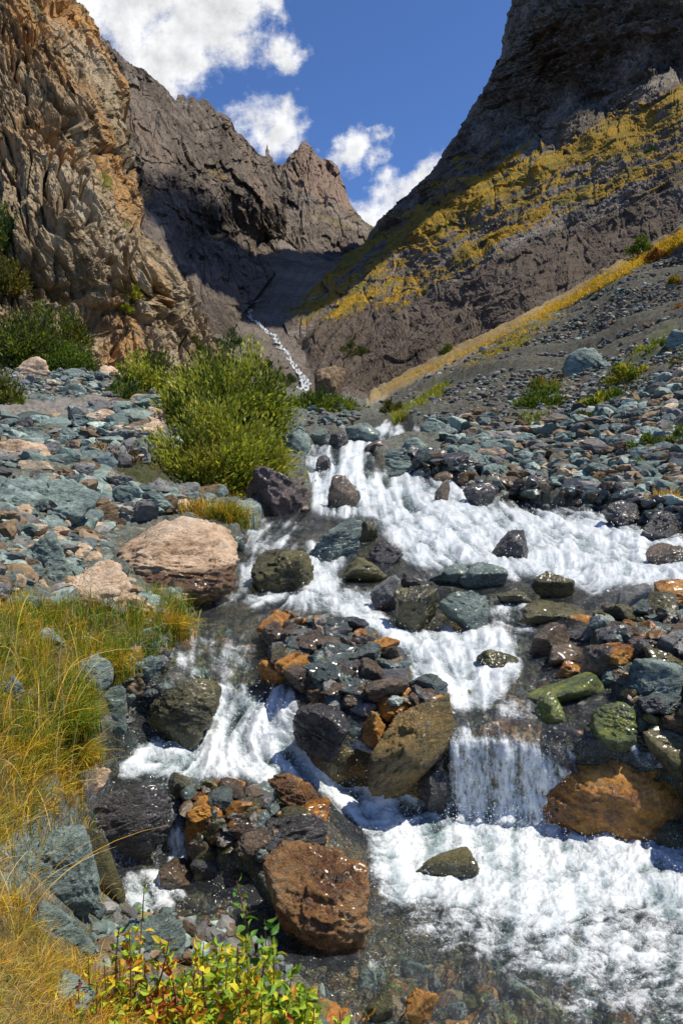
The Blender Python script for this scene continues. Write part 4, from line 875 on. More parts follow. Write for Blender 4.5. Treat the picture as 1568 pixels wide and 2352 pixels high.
B('boulder', 1250, 1352, 1478, 1530, 'brown', 'flat brown rock below the red brown boulder', wet=1.2)
B('boulder', 1330, 1432, 1470, 1565, 'brown', 'wet brown boulder at the left end of the right bar', wet=1.2)
B('boulder', 1376, 1440, 1536, 1580, 'darkteal', 'small green slab between the brown and the blue green boulders')
B('boulder', 1430, 1555, 1490, 1520, 'orange', 'long flat orange rock on the right bar', deep=.4)
B('boulder', 1275, 1340, 1515, 1556, 'orange', 'small orange brown rock under the flat brown one')
B('boulder', 1094, 1192, 1488, 1538, 'moss', 'dark mossy rock in the water right of the midstream white water')
B('boulder', 1205, 1392, 1538, 1612, 'lime', 'broad bright green rock just under the clear water above the fall', deep=.7, k=7, rough=.6)
B('boulder', 1224, 1296, 1592, 1668, 'lime', 'upright green algae rock at the brink of the waterfall', k=10)
B('boulder', 1355, 1465, 1612, 1700, 'lime', 'yellow green mossy boulder right of the waterfall brink', k=9, sub=6)
B('boulder', 1468, 1600, 1650, 1736, 'moss', 'dark olive boulder at the right edge beside the yellow green one')
B('boulder', 1482, 1532, 1606, 1638, 'brown', 'small rounded brown stone on the right bar', k=7)
B('boulder', 1500, 1600, 1630, 1664, 'brown', 'flat brown stone at the right edge under the blue green boulder')
B('boulder', 1185, 1600, 1680, 1892, 'orange', 'huge orange boulder with water pouring over it at the waterfall', k=7, deep=.7, sub=6, npl=60, rough=.45, seed=177, sink=.7, fwd=-.17)
B('boulder', 1020, 1260, 1652, 1880, 'orange', 'orange brown ledge behind the veil of the waterfall', k=9, deep=.16, sub=6, sink=.1, rough=.8, npl=16, fwd=-.62, back=.06)
B('boulder', 835, 1050, 1590, 1800, 'tilt', 'massive tilted brown and yellow boulder left of the waterfall', k=16, sub=6, tilt=-.75, deep=.5, npl=9, seed=88, sink=.15)
B('boulder', 950, 1045, 1740, 1835, 'dark', 'black wet rock in the hollow under the tilted boulder')
B('boulder', 704, 806, 1434, 1484, 'teal', 'blue green slab topping the midstream stone heap', npl=9, deep=.7)
B('boulder', 688, 764, 1498, 1580, 'teal', 'blocky blue green stone in the middle of the stone heap', wet=.3)
B('boulder', 862, 946, 1508, 1574, 'brown', 'rounded reddish brown stone at the right end of the stone heap', k=7)
B('boulder', 788, 902, 1484, 1524, 'brown', 'flat grey brown stone on the stone heap behind the reddish one')
B('boulder', 612, 678, 1464, 1530, 'grey', 'blue grey stone at the left end of the stone heap', wet=.4)
B('boulder', 590, 672, 1512, 1580, 'orange', 'dark rusty stone in the water at the left end of the stone heap')
B('boulder', 668, 806, 1612, 1702, 'dark', 'large black glossy boulder below the stone heap', k=9, sub=6)
B('boulder', 702, 778, 1568, 1624, 'brown', 'dark red speckled stone sitting on the black glossy boulder', k=8, wet=.5)
B('boulder', 878, 964, 1578, 1642, 'orange', 'orange stone between the heap and the tilted boulder')
B('boulder', 826, 888, 1628, 1696, 'orange', 'small orange stone left of the tilted boulder')
B('boulder', 624, 702, 1404, 1442, 'orange', 'bright orange flat stone awash above the stone heap', deep=.6)
B('boulder', 586, 650, 1428, 1450, 'orange', 'thin dull orange stone left of the bright orange one', deep=.5)
B('boulder', 762, 842, 1528, 1606, 'darkteal', 'dark slanted slab in the stone heap', tilt=.6)
B('boulder', 806, 870, 1440, 1480, 'grey', 'dark grey stone right of the blue green slab')
B('boulder', 610, 748, 1766, 1868, 'redor', 'red orange boulder washed by the chute left of the main pool', k=8, sub=6, deep=.7, tilt=.5, seed=91)
B('boulder', 655, 762, 1838, 1915, 'orange', 'yellow orange rock under the chute above the dark slab')
B('boulder', 522, 760, 1856, 1985, 'dark', 'long dark grey slab lying across the lower left stones', k=16, sub=6, tilt=-.3, deep=.4, wet=.2, npl=10)
B('boulder', 422, 530, 1826, 1935, 'orange', 'round orange boulder beside the little dark waterfall', k=7, sub=5)
B('boulder', 440, 522, 1918, 2005, 'moss', 'yellow brown stone directly under the round orange one', k=7)
B('boulder', 484, 566, 1782, 1842, 'orange', 'small dark orange rock above the round orange one')
B('boulder', 400, 470, 1786, 1832, 'darkteal', 'small dark green rock at the lip of the little waterfall')
B('boulder', 560, 645, 1795, 1850, 'darkteal', 'dark green rock above the long dark slab')
B('boulder', 596, 858, 1928, 2190, 'redor', 'big rounded red brown boulder glistening at the lower centre', k=8, sub=6, deep=.75, seed=97, npl=12)
B('boulder', 168, 258, 1758, 1830, 'tan', 'broken tan rock at the waters edge by the golden grass', tilt=-.5, deep=.5)
B('boulder', 186, 405, 1790, 1995, 'dark', 'broad black rock with a thin film of water running down it', k=8, sub=6, deep=.5, sink=.1)
B('boulder', 168, 290, 1896, 2066, 'moss', 'smooth yellow brown boulder behind the turquoise one', k=7, tilt=.8, deep=.5, rough=.5)
B('boulder', -5, 240, 1905, 2090, 'teal', 'large turquoise boulder with pale veins in the lower left corner', k=18, sub=6, deep=.6, seed=103, sink=.4, fwd=.7)
B('boulder', 70, 150, 1440, 1492, 'teal', 'small blue grey rock half buried in the grass right of the stalks', fwd=.8)
B('boulder', -20, 62, 1545, 1610, 'teal', 'grey green rock at the left edge deep in the golden grass', fwd=.9)
B('boulder', 300, 380, 1500, 1548, 'teal', 'low blue green rock at the edge between grass and side pool', fwd=.6)
B('boulder', 62, 235, 2072, 2215, 'teal', 'second turquoise boulder right under the large veined one', sub=6, fwd=.6)
B('boulder', 228, 430, 2105, 2240, 'darkteal', 'dark green slabby rock behind the yellow leaved plants', sub=6, deep=.7)
B('boulder', 70, 230, 2240, 2352, 'teal', 'turquoise rock among dry grass in the bottom left corner', sub=6)
B('boulder', 290, 420, 2260, 2360, 'teal', 'pale blue rock glimpsed between the stems at the bottom edge')
B('boulder', 332, 512, 1548, 1668, 'moss', 'wet green boulder with water sliding over it by the left bank', k=8, sub=6, wet=1.2)
B('boulder', 160, 262, 1500, 1600, 'teal', 'blue grey rock poking out of the golden grass')
B('boulder', 208, 302, 1572, 1668, 'darkteal', 'dark blue rock at the waters edge under the golden grass')
B('boulder', 940, 1100, 1948, 2012, 'moss', 'yellow brown rock showing through the foam of the lower pool', k=7, deep=.5, sink=.5, wet=1.2, rough=.7)
B('boulder', 1490, 1600, 1888, 1955, 'moss', 'speckled wet rock in the foam at the right edge', k=7, wet=1.2)
B('boulder', 925, 1012, 2266, 2362, 'orange', 'orange and cream stone at the bottom edge of the clear shallows', deep=.6)
B('boulder', 838, 905, 2272, 2352, 'moss', 'green brown stone left of the orange one at the bottom edge')
B('boulder', 360, 460, 1975, 2030, 'brown', 'flat brown rock washed at the foot of the little waterfall', wet=1.2)
B('boulder', 1286, 1386, 802, 868, 'teal', 'big blue grey boulder sitting on the scree slope', k=9, sub=5)
B('boulder', 1372, 1416, 826, 852, 'teal', 'small blue slab right of the big boulder on the scree')
B('boulder', 1528, 1610, 756, 812, 'teal', 'blue grey boulder at the right edge of the scree', k=9)
B('boulder', 1250, 1290, 905, 945, 'teal', 'small blue rock at the green weeds on the scree')
B('boulder', 1290, 1325, 905, 930, 'tan', 'small tan rock at the green weeds on the scree')
B('boulder', 1104, 1154, 1036, 1072, 'tan', 'pale tan boulder on the right shingle bank', k=8)
B('boulder', 1122, 1172, 1064, 1100, 'tan', 'second tan boulder below the pale one on the shingle', k=8)
B('boulder', 1178, 1256, 1036, 1090, 'teal', 'blue green block right of the tan boulders on the shingle')
B('boulder', 1240, 1300, 1050, 1100, 'teal', 'leaning blue green block further right on the shingle')
B('boulder', 1050, 1100, 1080, 1115, 'brown', 'brown rock at the waterline below the tan boulders')
B('boulder', 1375, 1472, 1108, 1165, 'grey', 'layered grey boulder at the right waterline', npl=9)
B('boulder', 1376, 1466, 1148, 1208, 'dark', 'wet black boulder under the layered grey one')
B('boulder', 1462, 1570, 1170, 1235, 'dark', 'wet black rock mass at the right edge of the rapids', k=9)
B('boulder', 1380, 1450, 1055, 1095, 'teal', 'blue green block above the layered grey boulder')
B('boulder', 1340, 1378, 1010, 1040, 'teal', 'upright blue block in the upper shingle')
B('boulder', 1500, 1600, 1100, 1165, 'teal', 'blue grey block at the right edge above the dark rocks')
B('boulder', 1300, 1380, 1082, 1130, 'darkteal', 'dark green block near the right waterline')
B('boulder', 1190, 1260, 1100, 1150, 'darkteal', 'wet dark slab at the right waterline', wet=.6)
B('boulder', 722, 795, 838, 912, 'brown', 'rounded brown rock outcrop at the mouth of the distant cascade', deep=.9, k=9, npl=18)
print('hero boulders', nrock)

# ------------------------------------------------------------------ shingle and scattered stones
PAL = {'teal': [(.15, .20, .175), (.22, .285, .25), (.10, .13, .12), (.30, .36, .31), (.12, .15, .15)], 'tan': [(.36, .265, .17), (.28, .20, .125), (.44, .35, .24)], 'grey': [(.17, .165, .155), (.23, .22, .20), (.12, .115, .11)],
       'brown': [(.20, .14, .08), (.14, .10, .06), (.27, .19, .11)], 'orange': [(.42, .19, .04), (.30, .13, .03)], 'moss': [(.12, .11, .035), (.17, .17, .05)]}
ZONES = [
 # poly, count, size px lo hi, colour weights, wet, place
 ([(1000, 1000), (1100, 970), (1200, 1000), (1350, 960), (1568, 880), (1750, 800), (1750, 1230), (1568, 1190), (1380, 1160), (1240, 1148), (1040, 1098)], 3200, 7, 54, dict(teal=.48, tan=.12, grey=.25, brown=.15), 0, 'right shingle bank'),
 ([(870, 935), (1000, 860), (1250, 740), (1568, 570), (1750, 470), (1750, 860), (1568, 890), (1200, 1000), (1000, 985)], 6500, 3.5, 17, dict(grey=.62, teal=.3, brown=.05, tan=.03), 0, 'scree slope'),
 ([(1200, 900), (1568, 760), (1750, 700), (1750, 900), (1568, 930), (1250, 1000)], 900, 6, 18, dict(teal=.45, tan=.22, grey=.33), 0, 'scree slope'),
 ([(-150, 1000), (120, 990), (300, 950), (420, 960), (400, 1080), (200, 1110), (300, 1150), (540, 1170), (260, 1230), (140, 1340), (0, 1400), (-150, 1400)], 2300, 9, 80, dict(teal=.58, tan=.12, grey=.20, brown=.10), 0, 'left bank rubble'),
 ([(-150, 870), (250, 872), (380, 900), (350, 930), (0, 945), (-150, 950)], 800, 8, 30, dict(teal=.55, tan=.2, grey=.25), 0, 'rubble above the path'),
 ([(600, 960), (760, 950), (850, 965), (720, 1025), (690, 1060), (640, 1070)], 260, 8, 26, dict(teal=.6, grey=.3, tan=.1), .4, 'left shore at the head of the rapids'),
 ([(600, 1420), (740, 1425), (840, 1480), (935, 1540), (950, 1600), (1010, 1630), (960, 1690), (870, 1650), (720, 1630), (640, 1565)], 290, 14, 95, dict(teal=.35, brown=.28, grey=.22, orange=.09, moss=.06), .75, 'midstream stone heap'),
 ([(400, 1815), (540, 1815), (640, 1870), (740, 1920), (690, 1990), (560, 2010), (440, 2000)], 190, 14, 85, dict(brown=.3, moss=.2, orange=.1, teal=.2, grey=.2), .9, 'stones beside the little waterfall'),
 ([(1180, 1400), (1350, 1400), (1568, 1380), (1750, 1400), (1750, 1750), (1568, 1730), (1400, 1640), (1200, 1520)], 460, 14, 95, dict(brown=.32, moss=.2, teal=.2, orange=.08, grey=.2), .8, 'right bar'),
 ([(820, 2200), (1200, 2180), (1568, 2250), (1700, 2600), (700, 2600), (720, 2280)], 1300, 12, 80, dict(brown=.3, moss=.25, orange=.17, teal=.2, grey=.08), .35, 'bed of the clear shallows'),
 ([(420, 1420), (600, 1440), (600, 1560), (480, 1600), (380, 1560)], 300, 12, 60, dict(brown=.3, moss=.4, teal=.2, orange=.1), .35, 'bed of the side pool'),
 ([(430, 2030), (600, 2060), (740, 2200), (600, 2220), (440, 2120)], 240, 12, 60, dict(brown=.4, moss=.3, teal=.15, orange=.15), .4, 'bed below the little waterfall'),
 ([(950, 1062), (1050, 1088), (1150, 1124), (1240, 1140), (1380, 1152), (1490, 1182), (1568, 1196), (1750, 1215), (1750, 1250), (1568, 1232), (1490, 1216), (1380, 1186), (1240, 1172), (1150, 1160), (1040, 1122), (950, 1100)], 420, 18, 62, dict(teal=.4, brown=.25, grey=.35), .85, 'right waterline'),
 ([(140, 1340), (230, 1225), (400, 1165), (560, 1185), (560, 1215), (300, 1200), (240, 1300), (330, 1400), (430, 1380), (400, 1440), (300, 1440), (120, 1410)], 420, 12, 60, dict(teal=.55, tan=.2, grey=.15, brown=.1), 0, 'rubble around the flat topped granite'),
 ([(560, 1175), (700, 1165), (715, 1190), (610, 1200), (570, 1230), (555, 1300), (535, 1290)], 90, 12, 44, dict(teal=.4, grey=.4, brown=.2), .7, 'left waterline below the willow'),
 ([(400, 1375), (430, 1380), (410, 1450), (400, 1510), (385, 1580), (340, 1620), (300, 1660), (270, 1640), (350, 1570), (370, 1480)], 150, 14, 50, dict(teal=.4, grey=.3, brown=.2, moss=.1), .7, 'left waterline under the grass'),
 ([(960, 1440), (1240, 1400), (1380, 1560), (1380, 1660), (1060, 1640)], 420, 12, 60, dict(brown=.35, moss=.4, teal=.1, orange=.15), .35, 'bed above the waterfall'),
 ([(560, 1195), (700, 1195), (700, 1290), (800, 1380), (560, 1300)], 160, 12, 50, dict(brown=.35, moss=.4, teal=.15, orange=.1), .35, 'bed of the left channel'),
 ([(220, 2130), (450, 2120), (650, 2230), (700, 2350), (400, 2400), (200, 2300)], 420, 12, 60, dict(teal=.5, grey=.3, brown=.2), .2, 'near left bank'),
 ([(380, 1370), (480, 1390), (430, 1460), (300, 1620), (250, 1600), (330, 1480)], 220, 12, 40, dict(teal=.6, grey=.2, brown=.2), .3, 'left bank under the grass'),
]
def in_poly(poly, x, y):
    ins = np.zeros(len(x), bool)
    for i in range(len(poly)):
        x1, y1 = poly[i]; x2, y2 = poly[(i + 1) % len(poly)]
        if y1 != y2: ins ^= ((y1 > y) != (y2 > y)) & (x < (x2 - x1) * (y - y1) / (y2 - y1) + x1)
    return ins
def scatter(poly, cnt):
    p = np.array(poly); lo, hi = p.min(0), p.max(0); out = []; got = 0
    while got < cnt:
        q = rng.uniform(lo, hi, (cnt * 2, 2)); q = q[in_poly(poly, q[:, 0], q[:, 1])]; out.append(q); got += len(q)
    return np.concatenate(out)[:cnt]
def stones():
    rec = []
    for zi, (poly, cnt, lo, hi, wts, wet, place) in enumerate(ZONES):
        q = scatter(poly, cnt); sz = lo + (hi - lo) * rng.uniform(0, 1, cnt) ** 2.6
        if 'bed' not in place: sz = sz * 1.0
        if zi == 1: sz *= np.clip(.8 + (q[:, 1] - 600) / 900, .7, 1.3)
        names = list(wts); pr = np.array([wts[k] for k in names]); cc = rng.choice(len(names), cnt, p=pr / pr.sum())
        Y = near(q[:, 0], q[:, 1]); P = world(q[:, 0], q[:, 1], Y)
        chv = samp(chan_s, q[:, 0], q[:, 1]); m = sstep(chv, .25, .75); P[:, 2] += (.42 - m) * np.clip(.035 * Y, .12, .42) * 1.15
        for i in range(cnt):
            rec.append((sz[i], q[i, 0], q[i, 1], P[i], Y[i], names[cc[i]], wet, place))
    rec.sort(key=lambda r_: -r_[0])
    big, rest = [], []
    for r_ in rec:
        vis = 0 < r_[1] < 1568 and r_[2] < 2350 and 'bed' not in r_[7]
        (big if vis and len(big) < 150 else rest).append(r_)
    shapes = [rock_shape(500 + i, 4, 22, 9) for i in range(14)]
    look = {'teal': 'blue green', 'tan': 'tan', 'grey': 'grey', 'brown': 'brown', 'orange': 'orange', 'moss': 'olive'}
    mats = {'teal': 'teal', 'tan': 'tan', 'grey': 'grey', 'brown': 'brown', 'orange': 'orange', 'moss': 'moss'}
    for r_ in big:
        s, x, y, P, Y, c, wet, place = r_; W = s / F * Y; V, Fc = shapes[rng.integers(14)]
        d = np.array([W / 2 * rng.uniform(.9, 1.15), W / 2 * rng.uniform(.7, 1.0), W / 2 * rng.uniform(.45, .75)])
        v = V * d @ rotm('z', rng.uniform(0, 6)).T @ rotm('x', rng.uniform(-.3, .3)).T
        me = mesh_np('stone', v, Fc, M[mats[c]], {'wet': np.full(len(v), 1.0 if wet > .6 else 0.0)})
        o = link('stone', me, None, P + np.array([0, 0, d[2] * .55]))
        tag(o, 'loose %s angular stone, one of many alike on the %s' % (look[c], place), 'stone', '%s stones on the %s' % (look[c], place))
    sh2 = [rock_shape(700 + i, 3, 24, 8) for i in range(12)]; sh1 = [rock_shape(800 + i, 2, 24, 7) for i in range(12)]
    Vs, Fs, Cs, Ws = {}, {}, {}, {}
    off = {}
    for r_ in rest:
        s, x, y, P, Y, c, wet, place = r_; key = 'scree_stones' if place == 'scree slope' else 'shingle'
        W = s / F * Y; V, Fc = sh2[rng.integers(12)] if s > 24 else sh1[rng.integers(12)] if s > 7 else _small[rng.integers(6)]
        d = np.array([W / 2 * rng.uniform(.85, 1.2), W / 2 * rng.uniform(.65, 1.0), W / 2 * rng.uniform(.4, .8)])
        v = V * d @ rotm('z', rng.uniform(0, 6)).T @ rotm('x', rng.uniform(-.4, .4)).T + P + np.array([0, 0, d[2] * .5])
        k = off.get(key, 0); Vs.setdefault(key, []).append(v); Fs.setdefault(key, []).append(Fc + k); off[key] = k + len(v)
        pal = PAL[c]; cc = np.array(pal[rng.integers(len(pal))]) * rng.uniform(.55, 1.3)
        Cs.setdefault(key, []).append(np.tile(cc, (len(v), 1))); Ws.setdefault(key, []).append(np.full(len(v), wet))
    for key, lab in (('shingle', 'mixed blue green, tan and brown shingle along both banks'), ('scree_stones', 'fine grey loose scree covering the right slope')):
        me = mesh_np(key, np.concatenate(Vs[key]), np.concatenate(Fs[key]), M['stones'], {'wet': np.concatenate(Ws[key])}, np.concatenate(Cs[key]))
        tag(link(key, me), lab, 'stones', kind='stuff')
_small = [rock_shape(900 + i, 1, 10, 9) for i in range(6)]
stones()

# ------------------------------------------------------------------ plants
def leaves_mesh(name, C, Nrm, L, Wd, cols, parent=None, seed=0, template='flat', mat='leaf'):
    """many small leaves at points C, pointing roughly along Nrm"""
    r = np.random.default_rng(seed); n_ = len(C)
    a = Nrm + r.normal(0, .55, (n_, 3)); a /= np.linalg.norm(a, axis=1, keepdims=True)
    b = np.cross(a, r.normal(size=(n_, 3))); b /= np.linalg.norm(b, axis=1, keepdims=True); c = np.cross(a, b)
    if template == 'flat':
        T = np.array([[0, 0, 0], [.45, .5, .1], [1, 0, 0], [.45, -.5, .1]]); Fc = np.array([[0, 1, 2], [0, 2, 3]])
    else:
        T = np.array([[0, 0, 0], [.22, .36, .06], [.22, 0, 0], [.22, -.36, .06], [.5, .5, .1], [.5, 0, .02], [.5, -.5, .1], [.78, .3, .0], [.78, 0, -.06], [.78, -.3, .0], [1.0, 0, -.18]])
        Fc = np.array([[0, 2, 1], [0, 3, 2], [1, 2, 5], [1, 5, 4], [2, 3, 6], [2, 6, 5], [4, 5, 8], [4, 8, 7], [5, 6, 9], [5, 9, 8], [7, 8, 10], [8, 9, 10]])
    V = C[:, None] + a[:, None] * (T[None, :, 0:1] * L[:, None, None]) + b[:, None] * (T[None, :, 1:2] * Wd[:, None, None]) + c[:, None] * (T[None, :, 2:3] * L[:, None, None])
    k = len(T); T2 = (Fc[None] + k * np.arange(n_)[:, None, None]).reshape(-1, 3)
    me = mesh_np(name, V.reshape(-1, 3), T2, M[mat], None, np.repeat(cols, k, 0)); return link(name, me, parent)
def tubes(paths, radii):
    """tapered five sided tubes along polylines"""
    Vs, Qs, o = [], [], 0
    for p, r0 in zip(paths, radii):
        p = np.asarray(p); m_ = len(p); t = np.gradient(p, axis=0); t /= np.linalg.norm(t, axis=1, keepdims=True) + 1e-9
        u = np.cross(t, [.31, .92, .2]); u /= np.linalg.norm(u, axis=1, keepdims=True) + 1e-9; w = np.cross(t, u); rr = r0 * np.linspace(1, .3, m_)
        ang = np.arange(5) * 2 * math.pi / 5
        V = p[:, None] + rr[:, None, None] * (np.cos(ang)[None, :, None] * u[:, None] + np.sin(ang)[None, :, None] * w[:, None]); Vs.append(V.reshape(-1, 3))
        for i in range(m_ - 1):
            for j in range(5): Qs.append([o + i * 5 + j, o + i * 5 + (j + 1) % 5, o + (i + 1) * 5 + (j + 1) % 5, o + (i + 1) * 5 + j])
        o += m_ * 5
    return np.concatenate(Vs), np.array(Qs)
def bush(name, cx, yb, w, h, Y, label, cat, nl, leaf, pal, group=None, seed=1, clumps=40, spiky=.5, dens=.2, lit=1.0):
    """shrub standing at a ground point: branches fan out to leafy clumps"""
    r = np.random.default_rng(seed); Y = Y or float(near(cx, yb)); base = world(cx, yb, Y); W = w / F * Y; H = h / F * Y
    root = empty(name, base); tag(root, label, cat, group)
    d = r.normal(size=(clumps, 3)); d[:, 2] = np.abs(d[:, 2]) * .9 + .05; d /= np.linalg.norm(d, axis=1, keepdims=True); rad = r.uniform(.45, 1.0, clumps) ** .6
    cc = d * rad[:, None] * np.array([W / 2, W / 2 * .8, H * .92]) ; cc[:, 2] = np.maximum(cc[:, 2], .12 * H)
    low = r.uniform(0, 1, clumps) < .35; cc[low, 2] = r.uniform(.08, .35, low.sum()) * H
    size = np.array([W * .15, W * .15, H * .15]) * (1 + .4 * dens)
    k = r.integers(0, clumps, nl); o = r.normal(0, 1, (nl, 3)); up = r.uniform(0, 1, nl) < spiky
    P = cc[k] + o * size * .55
    twig = r.uniform(0, 1, nl)[:, None] * (cc[k] / (np.linalg.norm(cc[k], axis=1, keepdims=True) + 1e-6) * .6 + np.array([0, 0, .8])) * H * .22
    P = np.where(up[:, None], cc[k] + o * size * .3 + twig, P)
    P[:, 2] = np.abs(P[:, 2]) + .01
    pal = np.array(pal); ci = (np.clip(r.normal(0, .35, nl) + (r.normal(0, .5, clumps)[k]) + .5, 0, .999) * len(pal)).astype(int)
    cols = pal[ci] * r.uniform(.65, 1.25, (nl, 1)); nr = P / (np.linalg.norm(P, axis=1, keepdims=True) + 1e-6) + np.array([0, 0, .5])
    L = leaf * r.uniform(.6, 1.3, nl) * (Y / F); fo = leaves_mesh('foliage', P, nr, L, L * .42, cols, root, seed)
    paths = [[(0, 0, -.05), tuple(c_ * .35 + np.array([0, 0, .10 * H])), tuple(c_ * .75), tuple(c_)] for c_ in cc]
    V, Q = tubes(paths, [max(.006, .009 * W)] * len(paths)); link('branches', mesh_np('branches', V, Q, M['bark']), root)
    return root
WIL = [(.07, .10, .012), (.15, .19, .02), (.25, .30, .03), (.36, .40, .04), (.46, .46, .06)]
DRK = [(.03, .06, .012), (.05, .09, .018), (.08, .13, .02), (.14, .18, .025)]
OLV = [(.09, .09, .02), (.14, .13, .03), (.19, .17, .035), (.10, .12, .02)]
GLD = [(.22, .17, .02), (.34, .24, .02), (.42, .28, .03), (.16, .15, .02)]
RST = [(.28, .10, .02), (.36, .17, .03), (.20, .12, .03)]
YGR = [(.14, .20, .02), (.22, .28, .03), (.32, .34, .03), (.45, .40, .04)]
BRN_ = [(.12, .08, .04), (.17, .11, .05), (.09, .07, .03), (.10, .11, .03)]
bush('willow_bush', 515, 1035, 285, 215, 15.0, 'tall back willow bush with pale green leaves, its top against the dark valley', 'bush', 21000, 12, WIL, 'willow bushes on the left shore', 11, 100, .6)
bush('willow_bush', 490, 1140, 300, 190, 11.2, 'front willow bush with yellow green leaves, leaning over the purple boulder', 'bush', 19000, 13, WIL[1:] + [(.30, .29, .04)], 'willow bushes on the left shore', 12, 90, .6)
bush('shrub', 258, 1135, 190, 110, 10.2, 'low brown and rusty shrub left of the front willow bush', 'shrub', 6000, 9, BRN_ + [(.24, .12, .03)], None, 13, 50)
bush('shrub', 335, 925, 120, 110, 20., 'green shrub behind the left side of the tall willow', 'shrub', 5000, 9, WIL, None, 14, 40)
bush('shrub', 285, 965, 110, 75, 18., 'dark green leafy shrub beside the path', 'shrub', 4500, 9, DRK, None, 15, 40)
bush('shrub', 305, 990, 80, 45, 17., 'small olive brown shrub in the rubble just below the dark green one', 'shrub', 1800, 8, OLV, None, 16, 24)
bush('shrub', 55, 852, 200, 118, 24., 'large dark green bush at the cliff foot by the left edge', 'shrub', 6500, 10, DRK + YGR[:2] + OLV, None, 17, 60)
bush('shrub', 140, 820, 130, 115, 27., 'olive shrub against the cliff right of the dark green bush', 'shrub', 6000, 9, OLV + WIL[:2], None, 18, 50)
bush('shrub', 130, 868, 190, 70, 24., 'low bright green shrub behind the whitish boulder', 'shrub', 7000, 9, DRK[1:] + YGR[:1], None, 19, 50)
bush('shrub', 12, 950, 70, 85, 15., 'yellowish weed bush cut by the left edge beside the path', 'shrub', 3000, 9, YGR[:3] + OLV, None, 20, 30)
bush('shrub', 8, 690, 100, 100, 27.5, 'olive bush on a ledge low on the cliff at the left edge', 'shrub', 5000, 9, OLV + GLD[:1], None, 21, 40)
bush('shrub', 5, 610, 80, 120, 28.5, 'dark green bush on the cliff ledge above the olive one', 'shrub', 4500, 9, DRK, None, 22, 40)
bush('shrub', 298, 690, 36, 34, 31.5, 'small yellow green cliff shrub on the rib below the chimney', 'shrub', 1200, 8, YGR, None, 23, 16)
bush('shrub', 290, 718, 28, 18, 31.0, 'tiny yellow green tuft under the small cliff shrub', 'shrub', 500, 8, YGR, None, 24, 10)
bush('shrub', 432, 812, 60, 35, 34., 'olive shrub on the low end of the cliff above the willow', 'shrub', 1600, 8, OLV, None, 25, 20)
bush('shrub', 720, 968, 170, 62, 27., 'green bush right of the tall willow at the head of the rapids', 'shrub', 8000, 9, DRK[1:] + YGR[:2], None, 26, 60)
bush('shrub', 790, 965, 100, 45, 30., 'low green and golden bush by the shore at the foot of the scree', 'shrub', 4000, 8, DRK[2:] + GLD[:1], None, 27, 40)
bush('shrub', 905, 958, 60, 34, 27., 'pale olive shrub at the bottom of the scree', 'shrub', 1500, 7, OLV, None, 28, 20)
bush('shrub', 1035, 824, 50, 30, 44., 'dark green bush on the golden crest in the middle of the slope', 'shrub', 1500, 6, DRK, None, 29, 20)
bush('shrub', 1465, 588, 55, 38, 43., 'green shrub on the golden crest near the right edge', 'shrub', 1500, 6, DRK + YGR[:1], None, 30, 20)
bush('shrub', 1504, 602, 40, 30, 40., 'rusty orange shrub just below the green one on the crest', 'shrub', 1000, 6, RST, None, 31, 16)
bush('shrub', 1120, 842, 36, 34, 37., 'rusty golden shrub with a blue stone under the crest', 'shrub', 1000, 6, RST + GLD, None, 32, 16)
bush('shrub', 1170, 825, 50, 36, 38., 'golden green shrub right of the rusty one under the crest', 'shrub', 1400, 6, GLD + YGR[:1], None, 33, 20)
bush('shrub', 1196, 800, 50, 28, 40., 'olive shrub right of the golden green one under the crest', 'shrub', 1200, 6, OLV, None, 34, 18)
bush('shrub', 1552, 660, 40, 28, 33., 'golden shrub at the right edge high on the scree', 'shrub', 1000, 6, GLD, None, 35, 16)
bush('shrub', 1562, 725, 38, 28, 28., 'orange brown shrub at the right edge of the scree above the boulder', 'shrub', 1000, 6, RST + GLD[:1], None, 36, 16)
bush('weeds', 1240, 950, 110, 60, 22., 'dark green leafy weeds below the big scree boulder', 'weeds', 3600, 9, DRK[1:] + YGR[:1], None, 37, 40)
bush('weeds', 1215, 1015, 80, 60, 19., 'yellow green weeds reaching down to the shingle', 'weeds', 2400, 9, YGR[:2] + GLD[:1], None, 38, 30)
bush('weeds', 1250, 905, 70, 40, 25., 'golden weeds left of the big scree boulder', 'weeds', 1500, 7, GLD + YGR[:1], None, 39, 20)
bush('weeds', 1390, 945, 100, 45, 20., 'bright green weeds in the middle of the long diagonal strip', 'weeds', 3000, 9, DRK[2:] + YGR, None, 40, 30)
bush('weeds', 1450, 885, 95, 50, 22., 'bright green and yellow weeds high in the diagonal strip', 'weeds', 3000, 9, DRK[2:] + YGR, None, 41, 30)
bush('weeds', 1510, 835, 95, 55, 24., 'yellow green weeds topping the diagonal strip near the right edge', 'weeds', 3000, 9, YGR, None, 42, 30)
bush('weeds', 1345, 985, 70, 34, 18.5, 'low dark weeds at the lower end of the diagonal strip', 'weeds', 1600, 9, DRK[1:], None, 43, 20)
bush('weeds', 1562, 1060, 60, 80, 13., 'bright green herb at the right edge above the waterline', 'weeds', 1800, 12, YGR[:2] + DRK[2:], None, 44, 20)
bush('weeds', 1500, 1110, 120, 60, 12., 'green and yellow weeds among stones near the right edge', 'weeds', 2000, 9, YGR[:2] + GLD[:2], None, 45, 30, .5, 0)
bush('weeds', 1490, 1040, 90, 40, 13.5, 'low green weeds in the shingle under the scree', 'weeds', 1200, 9, DRK[1:] + YGR[:1], None, 46, 22)
bush('weeds', 1160, 990, 36, 22, 20., 'small green weed alone on the fine scree', 'weeds', 500, 7, DRK[2:], None, 47, 10)
bush('shrub', 810, 818, 60, 30, 118., 'green patch of bush on the rock at the valley mouth', 'shrub', 1500, 5, OLV + DRK[:1], None, 48, 20)
